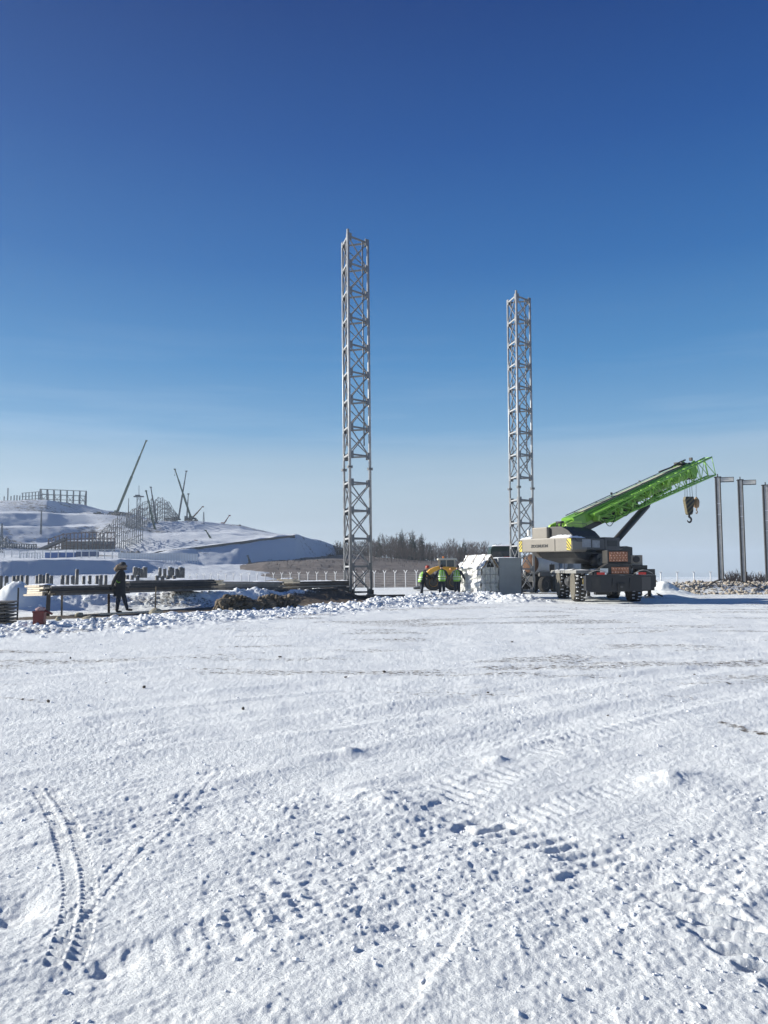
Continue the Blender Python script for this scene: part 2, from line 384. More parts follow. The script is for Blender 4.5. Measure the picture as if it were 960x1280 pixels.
def ground_h(x, y):
    z = base_h(x, y)
    near = 1-sstep(45, 60, y)
    # packed snow: soft unevenness, wind crust, clods, pits
    z = z + near*(.045*(fbm(x*.9, y*.9, 41, 3)-.5) + .020*(fbm(x*3.1, y*3.1, 44, 3)-.5))
    churn = .62*np.clip((fbm(x*.75+5, y*.75, 51, 3)-.42)*3.0, 0, 1)          # churned patches between smooth ones
    nr = 1-sstep(9, 22, y); lo = sstep(6.8, 5.2, y)
    churn = np.clip(churn*(1-.45*sstep(7, 12, y)*(1-sstep(24, 30, y))) + .09 + .10*lo, 0, 1)
    z = z + near*churn*.008*(fbm(x*9, y*9, 61, 3)-.5)
    u_ = x*.80+y*.60; v_ = -x*.60+y*.80
    mk = (near*churn > .01) & (y < 36); mn = mk & (y < 16)
    z = z + near*churn*(domes(x, y, .17, 71, .10, .08, .36, .18, mk) + nr*domes(x, y, .075, 81, .12, .18, .5, .22, mn))
    rdg = 1-np.abs(2*fbm(u_*3.6, v_*9.5, 65, 3)-1); z = z + near*churn*(.0095*sstep(.45, 1., rdg) - .003*sstep(.55, .75, fbm(u_*1.7+9, v_*4.5, 67, 3)))
    z = z + near*domes(x, y, .75, 91, .16, .10, .20, .45, mk)*churn
    z = z - near*domes(x, y, .55, 101, .03, .10, .20, .18, mk)*churn
    z = z + near*(.004+.004*nr+.006*nr*churn)*(fbm(x*34, y*27, 111, 2)-.5)
    # directional scrapes (grader and tracks) running up to the right
    u = x*.80+y*.60; v = -x*.60+y*.80
    z = z + near*nr*.018*(fbm(u*1.3, v*7, 121, 3)-.5) + near*nr*(.35+churn)*.0095*(fbm(u*6, v*22, 125, 2)-.5)
    rm = rough_mask(x, y)
    z = z + rm*(domes(x, y, .42, 131, .6, .2, .55, .55, rm > .01) + .16*(fbm(x*2.3, y*2.3, 135, 4)-.5) + domes(x, y, .2, 141, .5, .25, .5, .7, rm > .01))
    d, _, _ = polydist(x, y, BACK, 6); rb = np.exp(-(d/2.0)**2)
    z = z + rb*(domes(x, y, .6, 151, .5, .2, .5, .35, rb > .01) + domes(x, y, .28, 161, .5, .2, .5, .5, rb > .01) + .24*(fbm(x*1.7, y*1.7, 155, 4)-.5))
    def tyre(z, line, w, depth, lug, lugd, ribs=0, steady=0.):
        d, s, sd = polydist(x, y, line, 3*w); q = d/w
        m = sstep(1.15, .9, q); fade = np.clip((fbm(x*1.3, y*1.3, 171, 3)-.33)*3.2, .05, 1.25)*(1-steady)+steady
        z = z*1.0 - depth*m*fade + depth*.25*np.exp(-((q-1.2)/.16)**2)*fade
        z = z + m*fade*lugd*np.clip(np.sin(2*math.pi*(s+.5*sd*d*.8)/lug)*1.7, -1, 1)
        if ribs: z = z + m*fade*lugd*.8*np.sign(np.cos(q*math.pi*ribs))
        return z
    near_only = near*(1-sstep(14, 20, y))
    z0 = z
    z = tyre(z, TRK_A, .034, .004, .055, .0065, 0, .7); z = tyre(z, TRK_A2, .034, .004, .055, .0065, 0, .7)
    z = tyre(z, TRK_B, .09, .0, .06, .0022, 2, .6)
    z = tyre(z, TRK_C, .16, .012, .14, .015); z = tyre(z, TRK_E, .2, .003, .15, .0035)
    z = tyre(z, TRK_F, .15, .002, .12, .0025); z = tyre(z, TRK_G, .16, .003, .13, .004)
    z = z0 + (z-z0)*near_only
    d, s, sd_ = polydist(x, y, TRK_D, .4); z = z + near_only*.012*sstep(-.025, .02, d*sd_)*np.exp(-np.clip(d, 0, 2)/.10)*(d < .39)
    for k, ln in enumerate(ROLLS):
        d, s, _ = polydist(x, y, ln)
        z = z - near*.010*np.exp(-((d-.0)/.25)**2) + near*.012*np.exp(-((np.abs(d)-.45)/.12)**2) - near*.008*np.exp(-((np.abs(d)-1.6)/.25)**2)
    for (px, py, r, hh) in ((437,941,.10,.045), (620,951,.10,.04), (12,1143,.20,-.06), (840,975,.30,.05), (478,1001,.28,.05), (115,1205,.20,-.03), (510,1165,.14,-.03)):
        g = gpt(px, py); q = np.hypot(x-g.x, y-g.y)/r
        z = z + hh*np.exp(-q*q)*(.6+.8*fbm(x*8, y*8, 181, 2))
    return z

iv = np.linspace(1/2.25, 1/24, 610); rows = list(1/iv) + list(np.arange(24.11, 57, .115))
r = rows[-1]
while r < 3200: rows.append(r); r *= 1.055
rows = np.array(sorted(set(rows)))
u = np.linspace(-1, 1, 1000)
D2, U2 = np.meshgrid(rows, u, indexing='ij')
GX = U2*(D2*.565+.55); GY = D2
GZ = ground_h(GX, GY)
# soil showing through
d1, _, _ = polydist(GX, GY, PATH, 5); dirt = .62*np.exp(-(d1/(1.0+.7*fbm(GX*.6, GY*.6, 201, 2)+.9*sstep(-9, -2, GX)))**4)
dp, _, _ = polydist(GX, GY, gl((440,757),(530,748),(640,742),(700,742)), 5); dirt = np.maximum(dirt, .55*np.exp(-(dp/1.3)**2))
dq, _, _ = polydist(GX, GY, gl((-40,776),(40,773),(90,771)), 3); dirt = np.maximum(dirt, .58*np.exp(-(dq/.7)**2))
d2, _, _ = polydist(GX, GY, BERM, 6); dirt = np.maximum(dirt, .36*np.exp(-(d2/1.8)**2)*fbm(GX*.8, GY*.8, 205, 2))
for ln, a_, w_ in ((gl((60,830),(200,822),(330,825),(420,824)), .27, .55), (gl((200,850),(300,845)), .17, .4), (gl((905,905),(950,918),(1000,925)), .36, .12),
               (gl((0,872),(50,880)), .28, .12), (gl((560,905),(760,885)), .10, .5), (gl((560,762),(650,758),(740,760)), .24, .8), (gl((840,842),(890,845)), .2, .2)):
    d_, _, _ = polydist(GX, GY, ln, 3); dirt = np.maximum(dirt, a_*np.exp(-(d_/w_)**2))
dirt = np.maximum(dirt, .30*sstep(.40, .72, fbm(GX*.35, GY*1.1, 211, 4))*sstep(7, 12, GY))
dr, _, _ = polydist(GX, GY, RIDGE, 12); dirt = np.maximum(dirt, .30*np.exp(-(dr/6)**4))
dirt = np.maximum(dirt, .20*sstep(60, 80, GY)*sstep(-2, 12, GX)*(1-sstep(150, 200, GY)))
ground = grid_mesh('ground', GX, GY, GZ, SNOW, dirt=dirt)
# the rest of the plateau round and behind the viewer, a hand's breadth lower
ang = np.linspace(0, 2*math.pi, 97); rr = np.concatenate([[.01], np.geomspace(1.2, 3100, 40)])
A2, R2 = np.meshgrid(ang, rr); QX = R2*np.sin(A2); QY = R2*np.cos(A2)
surround = grid_mesh('snow_field', QX, QY, base_h(QX, QY)-.22-.006*np.minimum(R2, 200), SNOW, dirt=np.zeros_like(QX))

def gz(x, y): return float(base_h(np.array([x]), np.array([y]))[0])
def gzf(x, y): return float(ground_h(np.array([x]), np.array([y]))[0])

# loose clods of snow, frozen soil and stones
def ico(sub):
    bm = bmesh.new(); bmesh.ops.create_icosphere(bm, subdivisions=sub, radius=1.0)
    v = np.array([q.co[:] for q in bm.verts]); f = np.array([[a.index for a in g.verts] for g in bm.faces]); bm.free(); return v, f
IV, IF = ico(2); IV1, IF1 = ico(1)
def clump(name, P, S, m, seed, flat=.7, kind='stuff', sub=2, angular=.35, sink=.25):
    """P: n x 3 positions, S: n sizes; lumps with broken faces, joined into one mesh"""
    rg = np.random.RandomState(seed); V, Fc = (IV, IF) if sub == 2 else (IV1, IF1); n = len(P); vs = []
    vars_ = []
    for k in range(14):
        q = V.copy()
        for c in range(5):                                   # chop with random planes: broken, not round
            d = rg.normal(size=3); d /= np.linalg.norm(d); t = .55+.3*rg.rand()
            pr = q @ d; q = q - np.outer(np.clip(pr-t, 0, None), d)
        q = q*(1+angular*(rg.rand(len(V))[:, None]-.5)*.6); vars_.append(q)
    out = np.empty((n, len(V), 3))
    for i in range(n):
        q = vars_[rg.randint(14)]*np.array([.6+1.1*rg.rand()**1.5, .5+.6*rg.rand(), flat*(.5+.7*rg.rand())])
        a = rg.rand()*6.28; c, s = math.cos(a), math.sin(a)
        out[i] = np.stack([q[:, 0]*c-q[:, 1]*s, q[:, 0]*s+q[:, 1]*c, q[:, 2]], 1)*S[i] + P[i] + np.array([0, 0, S[i]*flat*(.5-sink)])
    co = out.reshape(-1, 3).astype(np.float32); fc = (Fc[None]+np.arange(n)[:, None, None]*len(V)).reshape(-1, 3).astype(np.int32)
    me = bpy.data.meshes.new(name); me.vertices.add(len(co)); me.vertices.foreach_set('co', co.ravel())
    me.loops.add(len(fc)*3); me.loops.foreach_set('vertex_index', fc.ravel()); me.polygons.add(len(fc))
    me.polygons.foreach_set('loop_start', np.arange(0, len(fc)*3, 3, dtype=np.int32)); me.update(calc_edges=True)
    me.materials.append(m); o = bpy.data.objects.new(name, me); COL.objects.link(o)
    if kind: o['kind'] = kind
    return o
def scatter_line(line, n, w, seed, smin, smax, power=2.2):
    rg = np.random.RandomState(seed); L = [0]
    for a, b in zip(line[:-1], line[1:]): L.append(L[-1]+math.hypot(b[0]-a[0], b[1]-a[1]))
    s = rg.rand(n)*L[-1]; X = np.interp(s, L, [p[0] for p in line]) + rg.normal(size=n)*w; Y = np.interp(s, L, [p[1] for p in line]) + rg.normal(size=n)*w
    S = smin+(smax-smin)*rg.rand(n)**power
    return np.stack([X, Y, ground_h(X, Y)], 1), S
SNOWC = mat('snow_clod', (.84, .855, .88), .8, var=.06, scale=8, bump=.02, bscale=14, spec=.2)
P, S = scatter_line(BERM, 4600, 1.15, 5, .012, .13, 3.4)
tag(clump('snow_clods', P, S, SNOWC, 6, flat=.55, angular=.5), 'bank of broken snow clods thrown up across the site edge', 'snow', kind='stuff')
P, S = scatter_line(BACK[:4], 600, .9, 8, .03, .16, 2.5)
tag(clump('snow_clods', P, S, SNOWC, 9, flat=.5, angular=.5), 'snow lumps heaped behind the dark dirt path under the boards', 'snow', kind='stuff')
# crumbs over the packed snow in front
rg = np.random.RandomState(12); n = 2600
dd = 1/(1/2.6 - rg.rand(n)*(1/2.6-1/26)); xx = (rg.rand(n)*2-1)*(dd*.53+.2)
keep = fbm(xx*.75+5, dd*.75, 51, 3)+.16*rg.rand(n) > .50
xx, dd = xx[keep], dd[keep]; S = (.003+.011*rg.rand(len(xx))**3)*(1+dd*.05)
P = np.stack([xx, dd, ground_h(xx, dd)], 1)
tag(clump('snow_crumbs', P, S, SNOWC, 13, sub=1, angular=.6), 'small crumbs of frozen snow strewn over the packed foreground', 'snow', kind='stuff')
STONE = mat('pale_rubble', (.32, .275, .22), .9, var=.4, scale=1.2, bump=.02, snow=.52)
SOIL = mat('frozen_soil', (.085, .065, .045), .95, var=.4, scale=3, bump=.03, dirt=(.24, .19, .13), snow=.10)
PEB = mat('dark_pebble', (.09, .075, .06), .9, var=.3, scale=9)
# rubble ridge on the right, from the crane to the edge of the frame
rg = np.random.RandomState(21); n = 6500; X = 17+rg.rand(n)*22; Y = 50+rg.rand(n)*20; S = .04+.15*rg.rand(n)**3
tag(clump('rubble', np.stack([X, Y, base_h(X, Y)], 1), S, STONE, 22, flat=.8), 'ridge of pale frozen rubble along the right edge of the site', 'rubble', kind='stuff')
# a few pebbles on the snow
pp = [(88,824),(432,849),(350,822),(132,855),(304,888),(180,862),(28,878),(60,880),(760,895),(720,760),(775,845),(868,845),(640,802),(480,842),(610,866)]
P = np.array([[*gpt(x, y)[:2], 0] for x, y in pp]); P[:, 2] = ground_h(P[:, 0], P[:, 1])+.01
tag(clump('pebbles', P, np.full(len(pp), .036)*np.array([.6+.8*rnd.random() for _ in pp]), PEB, 23, sub=1), 'few dark pebbles lying on the packed snow', 'pebbles', kind='stuff')

# ================================================================== THE HILL AND THE FAR LAND
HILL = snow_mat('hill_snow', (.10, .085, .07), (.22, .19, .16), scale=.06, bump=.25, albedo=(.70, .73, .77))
def loft(name, rings, px0, px1, nc, per, m, noise=1.0, nscale=.05, seed=300, dirtf=None, kind='structure'):
    xs = np.linspace(px0, px1, nc); XX = []; YY = []; ZZ = []
    for k in range(len(rings)-1):
        for j in range(per if k < len(rings)-2 else per+1):
            t = j/per; row = []
            for px in xs:
                (ya, da), (yb, db) = ring(rings[k], px), ring(rings[k+1], px)
                a, b = at(px, ya, da), at(px, yb, db); row.append(a.lerp(b, t))
            XX.append([p.x for p in row]); YY.append([p.y for p in row]); ZZ.append([p.z for p in row])
    X, Y, Z = np.array(XX), np.array(YY), np.array(ZZ)
    Z = Z + noise*(fbm(X*nscale, Y*nscale, seed, 5, .55)-.5)*2 + noise*.5*(fbm(X*nscale*5, Y*nscale*3, seed+40, 4, .6)-.5)
    dirt = dirtf(X, Y, Z) if dirtf else np.zeros_like(X)
    return grid_mesh(name, X, Y, Z, m, kind, dirt)
def ring(rg_, px):
    xs = [p[0] for p in rg_]; return float(np.interp(px, xs, [p[1] for p in rg_])), float(np.interp(px, xs, [p[2] for p in rg_]))
HR = [
 [(-260,735,118), (480,735,118)],
 [(-260,722,112), (0,719,128), (60,718,134), (150,716,145), (250,714,166), (330,718,170), (420,724,210), (480,728,240)],
 [(-260,703,117), (0,701,133), (60,700.5,139), (150,700,150), (200,703,175), (250,706,212), (300,707,228), (345,709,250), (370,710,262), (400,712,285), (425,716,330), (480,725,370)],
 [(-260,699,156), (60,698,185), (120,698,186), (170,699,190), (210,696,206), (247,695,224), (300,690,239), (345,686,261), (370,686,274), (400,690,302), (425,698,340), (450,706,370), (480,720,385)],
 [(-260,690,160), (60,690,213), (120,690,213), (170,693,205), (210,687,218), (247,683,235), (300,676.5,250), (345,671,272), (370,668.5,285), (400,675,318), (425,684,350), (450,696,380), (480,716,400)],
 [(-260,681,170), (60,678,250), (120,675,270), (170,688,245), (210,684.5,245), (247,681,250), (300,675.2,268), (345,670,287), (370,667.6,298), (400,674.5,330), (425,684,360), (450,696,390), (480,716,420)],
 [(-260,663,182), (60,660,266), (120,657,288), (150,659,285), (190,668,275), (247,668,285), (300,666,300), (330,666,316), (350,668,325), (370,670,325), (400,677,345), (425,686,370), (480,718,430)],
 [(-260,661,200), (60,658,300), (120,655,325), (150,655,330), (190,662,335), (247,662,345), (300,661,360), (345,667,390), (370,672,400), (425,690,410), (480,720,450)],
 [(-260,645,212), (60,642,318), (110,643,345), (150,646,352), (200,652,355), (247,653.5,365), (300,657.5,378), (345,667,400), (370,673,415), (425,692,425), (480,722,460)],
 [(-260,642,235), (60,639.5,365), (110,641,395), (150,643,405), (200,651,400), (247,652,405), (300,657,410), (345,667.3,420), (370,674,430), (425,694,435), (480,724,470)],
 [(-260,629,248), (0,626.5,372), (60,624.5,384), (90,629,405), (108,632,415), (130,637.5,422), (160,641,430), (200,650.5,430), (247,651,430), (300,657.5,430), (345,668,440), (425,698,470), (480,730,500)],
 [(-260,645,300), (0,645,430), (60,645,440), (108,650,450), (200,665,470), (300,680,480), (345,690,490), (480,740,540)],
 [(-260,700,620), (60,700,620), (200,705,600), (345,712,560), (480,745,600)],
]
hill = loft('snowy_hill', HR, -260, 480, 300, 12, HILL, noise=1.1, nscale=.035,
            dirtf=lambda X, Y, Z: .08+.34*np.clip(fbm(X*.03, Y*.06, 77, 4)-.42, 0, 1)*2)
# brown scrub slope under the trees
SCRUB = mat('scrub_slope', (.125, .092, .072), .95, var=.35, scale=.15, bump=.5, bscale=.8, dirt=(.19, .16, .145))
SR = [
 [(300,745,112), (330,738,112), (370,731,112), (760,731,112)],
 [(300,724,165), (330,719,165), (480,721,170), (600,722,175), (700,724,200), (760,728,240)],
 [(300,707,215), (330,703,215), (400,702,230), (480,709,235), (560,711,245), (640,714,255), (700,722,280), (760,728,300)],
 [(300,698,300), (360,697,300), (440,694,310), (480,698,310), (560,701,310), (640,706,320), (700,721,330), (760,730,340)],
 [(300,730,420), (760,745,420)],
]
loft('scrub_slope', SR, 300, 760, 120, 10, SCRUB, noise=.7, nscale=.06, seed=330)
# ================================================================== LATTICE TOWERS
STEEL = mat('galvanised_steel', (.35, .355, .36), .5, .2, var=.22, scale=2.2, bump=.002, bscale=40)
STEEL_D = mat('dull_steel', (.19, .195, .205), .55, .3, var=.2, scale=3)
RUST = mat('rust', (.10, .05, .028), .85, var=.45, scale=2, dirt=(.15, .075, .04))
def tower(px, py, D, ang, side, panel, n, label, skip, rails, lean):
    p = at(px, py, D); z0 = gz(p.x, p.y)+.02
    t = thing('lattice_tower', label, 'lattice tower', (p.x, p.y, z0))
    q = [Vector((0, 0, 0)), Vector((side*math.cos(ang), side*math.sin(ang), 0)), Vector((side*math.cos(ang+R(60)), side*math.sin(ang+R(60)), 0))]
    H = panel*n+.15
    for k in range(3):
        a = q[k]
        r = .082 if k != 2 else .07
        top = H + (.28 if k == 0 else .10)
        MB().tube([a, a+Vector((0, 0, top))], r, 12).build('leg', STEEL, t)
        zj = panel*(n-skip-.55) if False else panel*skip+panel*.57
        f = MB().lathe([(.17, -.05), (.17, -.015), (.13, -.014), (.13, .014), (.17, .015), (.17, .05)], (a.x, a.y, zj), 12, smooth=False)
        for j in range(6):
            c = j*math.pi/3; f.tube([(a.x+.145*math.cos(c), a.y+.145*math.sin(c), zj-.09), (a.x+.145*math.cos(c), a.y+.145*math.sin(c), zj+.09)], .016, 5)
        f.build('flange', STEEL_D, t)
        b = MB().box((a.x, a.y, .02), (.42, .42, .04), ang)
        for c in range(4): b.bar((a.x, a.y, .04), (a.x, a.y, .3), .30 if c % 2 else .02, .02 if c % 2 else .30)
        b.build('base_plate', STEEL_D, t)
    for k in range(3):
        a, b = q[k], q[(k+1) % 3]; d = (b-a).normalized(); nrm = Vector((d.y, -d.x, 0))
        for i in range(n+1):
            z = panel*i + .05
            if i == 0: z = .18
            zz = Vector((0, 0, z))
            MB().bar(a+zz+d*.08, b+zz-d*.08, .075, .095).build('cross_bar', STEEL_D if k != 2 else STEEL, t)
            g = MB()
            for e, s in ((a, 1), (b, -1)):
                c = e+d*(s*.15)+zz; g.box(c+nrm*.045, (.21, .016, .40), math.atan2(d.y, d.x))
            g.each('gusset', STEEL_D, t)
            if i < n and i != skip:
                z2 = panel*(i+1)+.05-.13; z1 = z+.13
                MB().bar(a+d*.14+Vector((0,0,z1))+nrm*.02, b-d*.14+Vector((0,0,z2))+nrm*.02, .055, .055).build('diagonal', STEEL_D, t)
                MB().bar(a+d*.14+Vector((0,0,z2))-nrm*.028, b-d*.14+Vector((0,0,z1))-nrm*.028, .055, .055).build('diagonal', STEEL_D, t)
    for (k, f, w) in rails:                     # pipes running up inside the upper half
        a, b = q[k], q[(k+1) % 3]; c = a.lerp(b, f)+(sum(q, Vector())/3-a.lerp(b, f))*.10
        MB().tube([c+Vector((0, 0, panel*(skip+1.4))), c+Vector((0, 0, H-.12))], w, 8).build('riser_pipe', STEEL_D, t)
    t.rotation_euler.y = lean
    return t
tower(438.6, 748, 45.0, R(44.7), 1.58, 1.592, 13, 'nearer grey three-legged lattice tower, standing alone beside the boards left of the three workers', 4, ((0, .77, .042), (2, .45, .035)), R(-.35))
tower(650.2, 743, 55.5, R(43.5), 1.60, 1.612, 13, 'farther grey three-legged lattice tower rising behind the tall grey box and the crane', 4, ((0, .68, .042), (2, .32, .035)), R(.25))

# ================================================================== THE MOBILE CRANE
GREEN = mat('green_paint', (.185, .40, .045), .35, var=.10, scale=1.5, bump=.001)
GREEN_D = mat('green_lattice', (.25, .52, .07), .4, var=.12, scale=2)
BEIGE = mat('beige_paint', (.23, .205, .17), .5, var=.10, scale=1.8)
CHAR = mat('charcoal_paint', (.029, .028, .027), .55, var=.35, scale=2.5, snow=.32, dirt=(.055, .050, .044))
GREYP = mat('grey_panel', (.075, .072, .07), .5, var=.15, scale=2)
BLACK = mat('black_paint', (.018, .018, .02), .5, var=.2, scale=3)
RUBBER = mat('tyre_rubber', (.035, .033, .031), .9, var=.25, scale=5, dirt=(.06, .055, .05), bump=.004)
SNOWT = mat('settled_snow', (.84, .855, .88), .8, var=.03, scale=3, bump=.01, bscale=8, spec=.2)
CHROME = mat('polished_rod', (.55, .55, .56), .2, .9, var=.05)
YEL = mat('warning_yellow', (.72, .56, .05), .5, var=.08); DARKST = mat('warning_black', (.02, .02, .02), .5)
REDR = mat('red_lens', (.55, .03, .02), .25, var=.1); WHL = mat('white_lens', (.75, .75, .72), .25, var=.05)
ORNG = mat('orange_mesh', (.32, .10, .045), .7, var=.4, scale=9, dirt=(.50, .23, .12))
GLASS = mat('dark_glass', (.05, .06, .07), .08, var=.1, spec=.9)
PLATE = mat('number_plate', (.62, .64, .62), .5, var=.1)
def merge_text(txt, size, m, name, parent, loc, rot, ext=.004, bold=.0):
    c = bpy.data.curves.new(name, 'FONT'); c.body = txt; c.size = size; c.extrude = ext; c.align_x = 'CENTER'; c.align_y = 'CENTER'; c.offset = bold
    o = bpy.data.objects.new(name, c); COL.objects.link(o)
    dg = bpy.context.evaluated_depsgraph_get(); me = bpy.data.meshes.new_from_object(o.evaluated_get(dg)); me.name = name
    bpy.data.objects.remove(o); o = bpy.data.objects.new(name, me); COL.objects.link(o); me.materials.clear(); me.materials.append(m)
    o.parent = parent; o.location = loc; o.rotation_euler = rot; return o
def sph(c, r, n=10, sq=1.0):
    k = 6; return MB().lathe([(max(1e-5, r*math.sin(math.pi*i/k)), -r*sq*math.cos(math.pi*i/k)) for i in range(k+1)], c, n)

CRX, CRY, PSI = 11.22, 40.75, R(-3)          # rear axle on the ground, heading a touch to the right
crane = thing('mobile_crane', 'wheeled crane with grey body, green telescopic boom and striped hook block on trampled snow', 'mobile crane', (CRX, CRY, gz(CRX, CRY)), PSI)
# local: x right, y ahead
ch = MB()
ch.span((-1.05, -2.6, .75), (1.05, 6.6, 1.30)).span((-.55, -3.0, .62), (.55, 7.2, .78))
ch.build('chassis', BLACK, crane, bevel=.03)
dk = MB().span((-1.68, -1.15, 1.42), (1.62, 7.0, 1.58))
deck = dk.build('deck', mat('deck_grey', (.24, .235, .22), .6, var=.2, snow=.3), crane, bevel=.01)
ds = MB()
for (a, b, c, d, z) in ((-1.66, -.85, -1.05, 6.8, 1.58), (.9, 1.6, 1.0, 6.7, 1.58), (-.9, -.2, -1.0, 1.3, 1.58)):
    nx, ny = 6, 24; vs = []; fs = []
    for i in range(nx+1):
        for j in range(ny+1):
            e = min(i, nx-i)/nx*2; e2 = min(j, ny-j, 4)/4; vs.append((a+(b-a)*i/nx, c+(d-c)*j/ny, z+.06*math.sqrt(max(0, e))*e2*(.6+.8*rnd.random())))
    for i in range(nx):
        for j in range(ny): k = i*(ny+1)+j; fs.append((k, k+ny+1, k+ny+2, k+1))
    ds.add(vs, fs, True)
ds.build('deck_snow', SNOWT, deck, fix=False)
# fenders and vertical boxes along the left side
for (y0, y1) in ((1.15, 1.95), (5.75, 6.6)):
    MB().span((-1.46, y0, .45), (-1.10, y1, 1.30)).build('side_box', BLACK, crane, bevel=.02)
    MB().span((1.15, y0, .45), (1.56, y1, 1.30)).build('side_box', BLACK, crane, bevel=.02)
# rear apron with outrigger beam
ap = MB().prism([(-1.62,1.34),(1.62,1.34),(1.62,.80),(1.45,.74),(1.25,.60),(-1.30,.55),(-1.62,.62)], -3.25, -3.05)
apr = ap.build('rear_apron', mat('apron_black', (.024, .024, .026), .5, var=.25, scale=2), crane, bevel=.015)
MB().span((-1.60, -3.04, .62), (1.60, -2.55, 1.30)).build('outrigger_beam', BLACK, crane, bevel=.02)
for sx_ in (-1, 1):
    MB().tube([(sx_*1.42, -2.8, 1.30), (sx_*1.42, -2.8, .34)], .085, 12).build('outrigger_jack', CHAR, crane)
    MB().lathe([(.24, 0), (.24, .04), (.10, .10)], (sx_*1.42, -2.8, .26), 16).build('outrigger_pad', STEEL_D, crane)
    MB().box((sx_*.95-.02, -3.275, 1.42), (.50, .06, .11)).build('lamp_bar', BLACK, crane)
    a = MB().box((sx_*.95+.02, -3.31, 1.42), (.36, .03, .11)).build('tail_light', REDR, crane)
    MB().box((sx_*.95+(-.2 if sx_ > 0 else .22), -3.31, 1.42), (.12, .028, .09)).build('reversing_light', WHL, crane)
    MB().tube([(sx_*.40, -3.28, .95), (sx_*.40, -3.34, .95)], .035, 8).tube([(sx_*.40, -3.26, .72), (sx_*.40, -3.26, 1.22)], .02, 6).build('hook_eye', BLACK, crane)
MB().span((.80, -3.2, 1.345), (1.60, -2.3, 1.62)).build('rear_step', CHAR, crane, bevel=.02)
MB().span((.55, -3.1, 1.62), (1.28, -2.2, 1.80)).build('rear_step', CHAR, crane, bevel=.02)
MB().span((-1.3, -3.1, 1.345), (-.55, -2.3, 1.50)).build('rear_step', CHAR, crane, bevel=.02)
MB().prism([(-.62,1.345),(.52,1.345),(.52,1.85),(.46,1.9),(-.55,1.9),(-.9,1.66),(-1.3,1.50),(-1.3,1.345)], -3.12, -2.4).build('engine_hood', CHAR, crane, bevel=.015)
hb = MB().span((-.56, -3.05, 1.90), (.55, -1.9, 2.52)).build('radiator_box', CHAR, crane, bevel=.04)
def mesh_panel(x0, x1, z0, z1, y):
    p = MB().span((x0, y-.03, z0), (x1, y, z1)).build('perforated_panel', ORNG, hb)
    d = MB(); nx = max(2, int((x1-x0)/.13)); nz = max(2, int((z1-z0)/.11))
    for i in range(nx):
        for j in range(nz):
            d.box((x0+(i+.5)*(x1-x0)/nx+(.02 if j % 2 else -.02), y-.036, z0+(j+.5)*(z1-z0)/nz), (rnd.choice((.03, .05, .07)), .015, rnd.choice((.03, .05, .07))), M=Matrix.Rotation(R(45), 3, 'Y'))
    tag(d.build('perforation', WHL if False else mat('pale_perforation', (.70, .45, .33), .7, var=.4, scale=9), hb), kind='stuff')
mesh_panel(-.46, .38, 1.98, 2.44, -3.06)
mesh_panel(-.40, .40, 1.40, 1.72, -3.13)
MB().box((-.77, -3.28, 1.56), (.36, .02, .20)).build('number_plate', PLATE, crane)
merge_text('CM 29', .09, BLACK, 'plate_number', crane, (-.77, -3.296, 1.56), (R(90), 0, 0)) if False else None
mb = MB().span((.56, -2.9, 1.80), (1.12, -2.2, 2.28)).build('muffler_box', mat('tan_box', (.27, .24, .20), .6), crane, bevel=.02)
MB().tube([(.82, -2.99, 2.08), (.82, -2.90, 2.08)], .15, 14).tube([(.82, -3.0, 2.08), (.82, -2.98, 2.08)], .11, 12).build('exhaust_opening', BLACK, mb)
for sx_ in (-1, 1):
    sph((sx_*1.58, -1.02, 1.28), .055).build('marker_lamp', WHL, crane)
sph((-1.6, 6.75, 1.27), .06).build('marker_lamp', WHL, crane)
for (xa, xb) in ((-1.5, -.6), (.62, 1.45)):
    MB().tube([(xa+(xb-xa)*i/8, -3.30-.03*math.sin(math.pi*i/8), 1.42+.16*math.sin(math.pi*i/8)) for i in range(9)], .014, 5).build('pale_cable', mat('pale_cable', (.40, .39, .36), .6), crane)
MB().span((-.18, -3.35, .62), (.18, -3.25, .98)).build('tow_bracket', CHAR, crane, bevel=.02)
MB().tube([(0, -3.45, .80), (0, -3.3, .80)], .05, 8).build('tow_pin', GREYP, crane)
for xa in (-1.35, .95):
    MB().span((xa, -3.27, .66), (xa+.42, -3.255, 1.26)).build('apron_plate', GREYP if xa > 0 else CHAR, crane)
MB().bar((-1.5, -3.27, 1.36), (1.5, -3.27, 1.36), .03).build('edge_strip', GREYP, crane)
MB().tube([(-1.2, 2.0, .95), (-1.2, 3.2, .95)], .33, 16).build('fuel_tank', GREYP, crane)
for ya_ in (-.9, .8, 2.5, 4.2, 5.9): MB().bar((-1.62, ya_, 1.58), (-1.62, ya_, 1.95), .025).build('rail_post', GREYP, crane) if ya_ > 2 else None
for k in range(4): MB().tube([(-.9+.35*k, -2.5, .8), (-.8+.35*k, -1.6, .48-.03*k), (-.7+.35*k, -.7, .8)], .025, 5).build('brake_hose', BLACK, crane)
MB().span((-1.0, -2.4, .40), (-.35, -1.9, .75)).build('tool_box', BLACK, crane, bevel=.02)
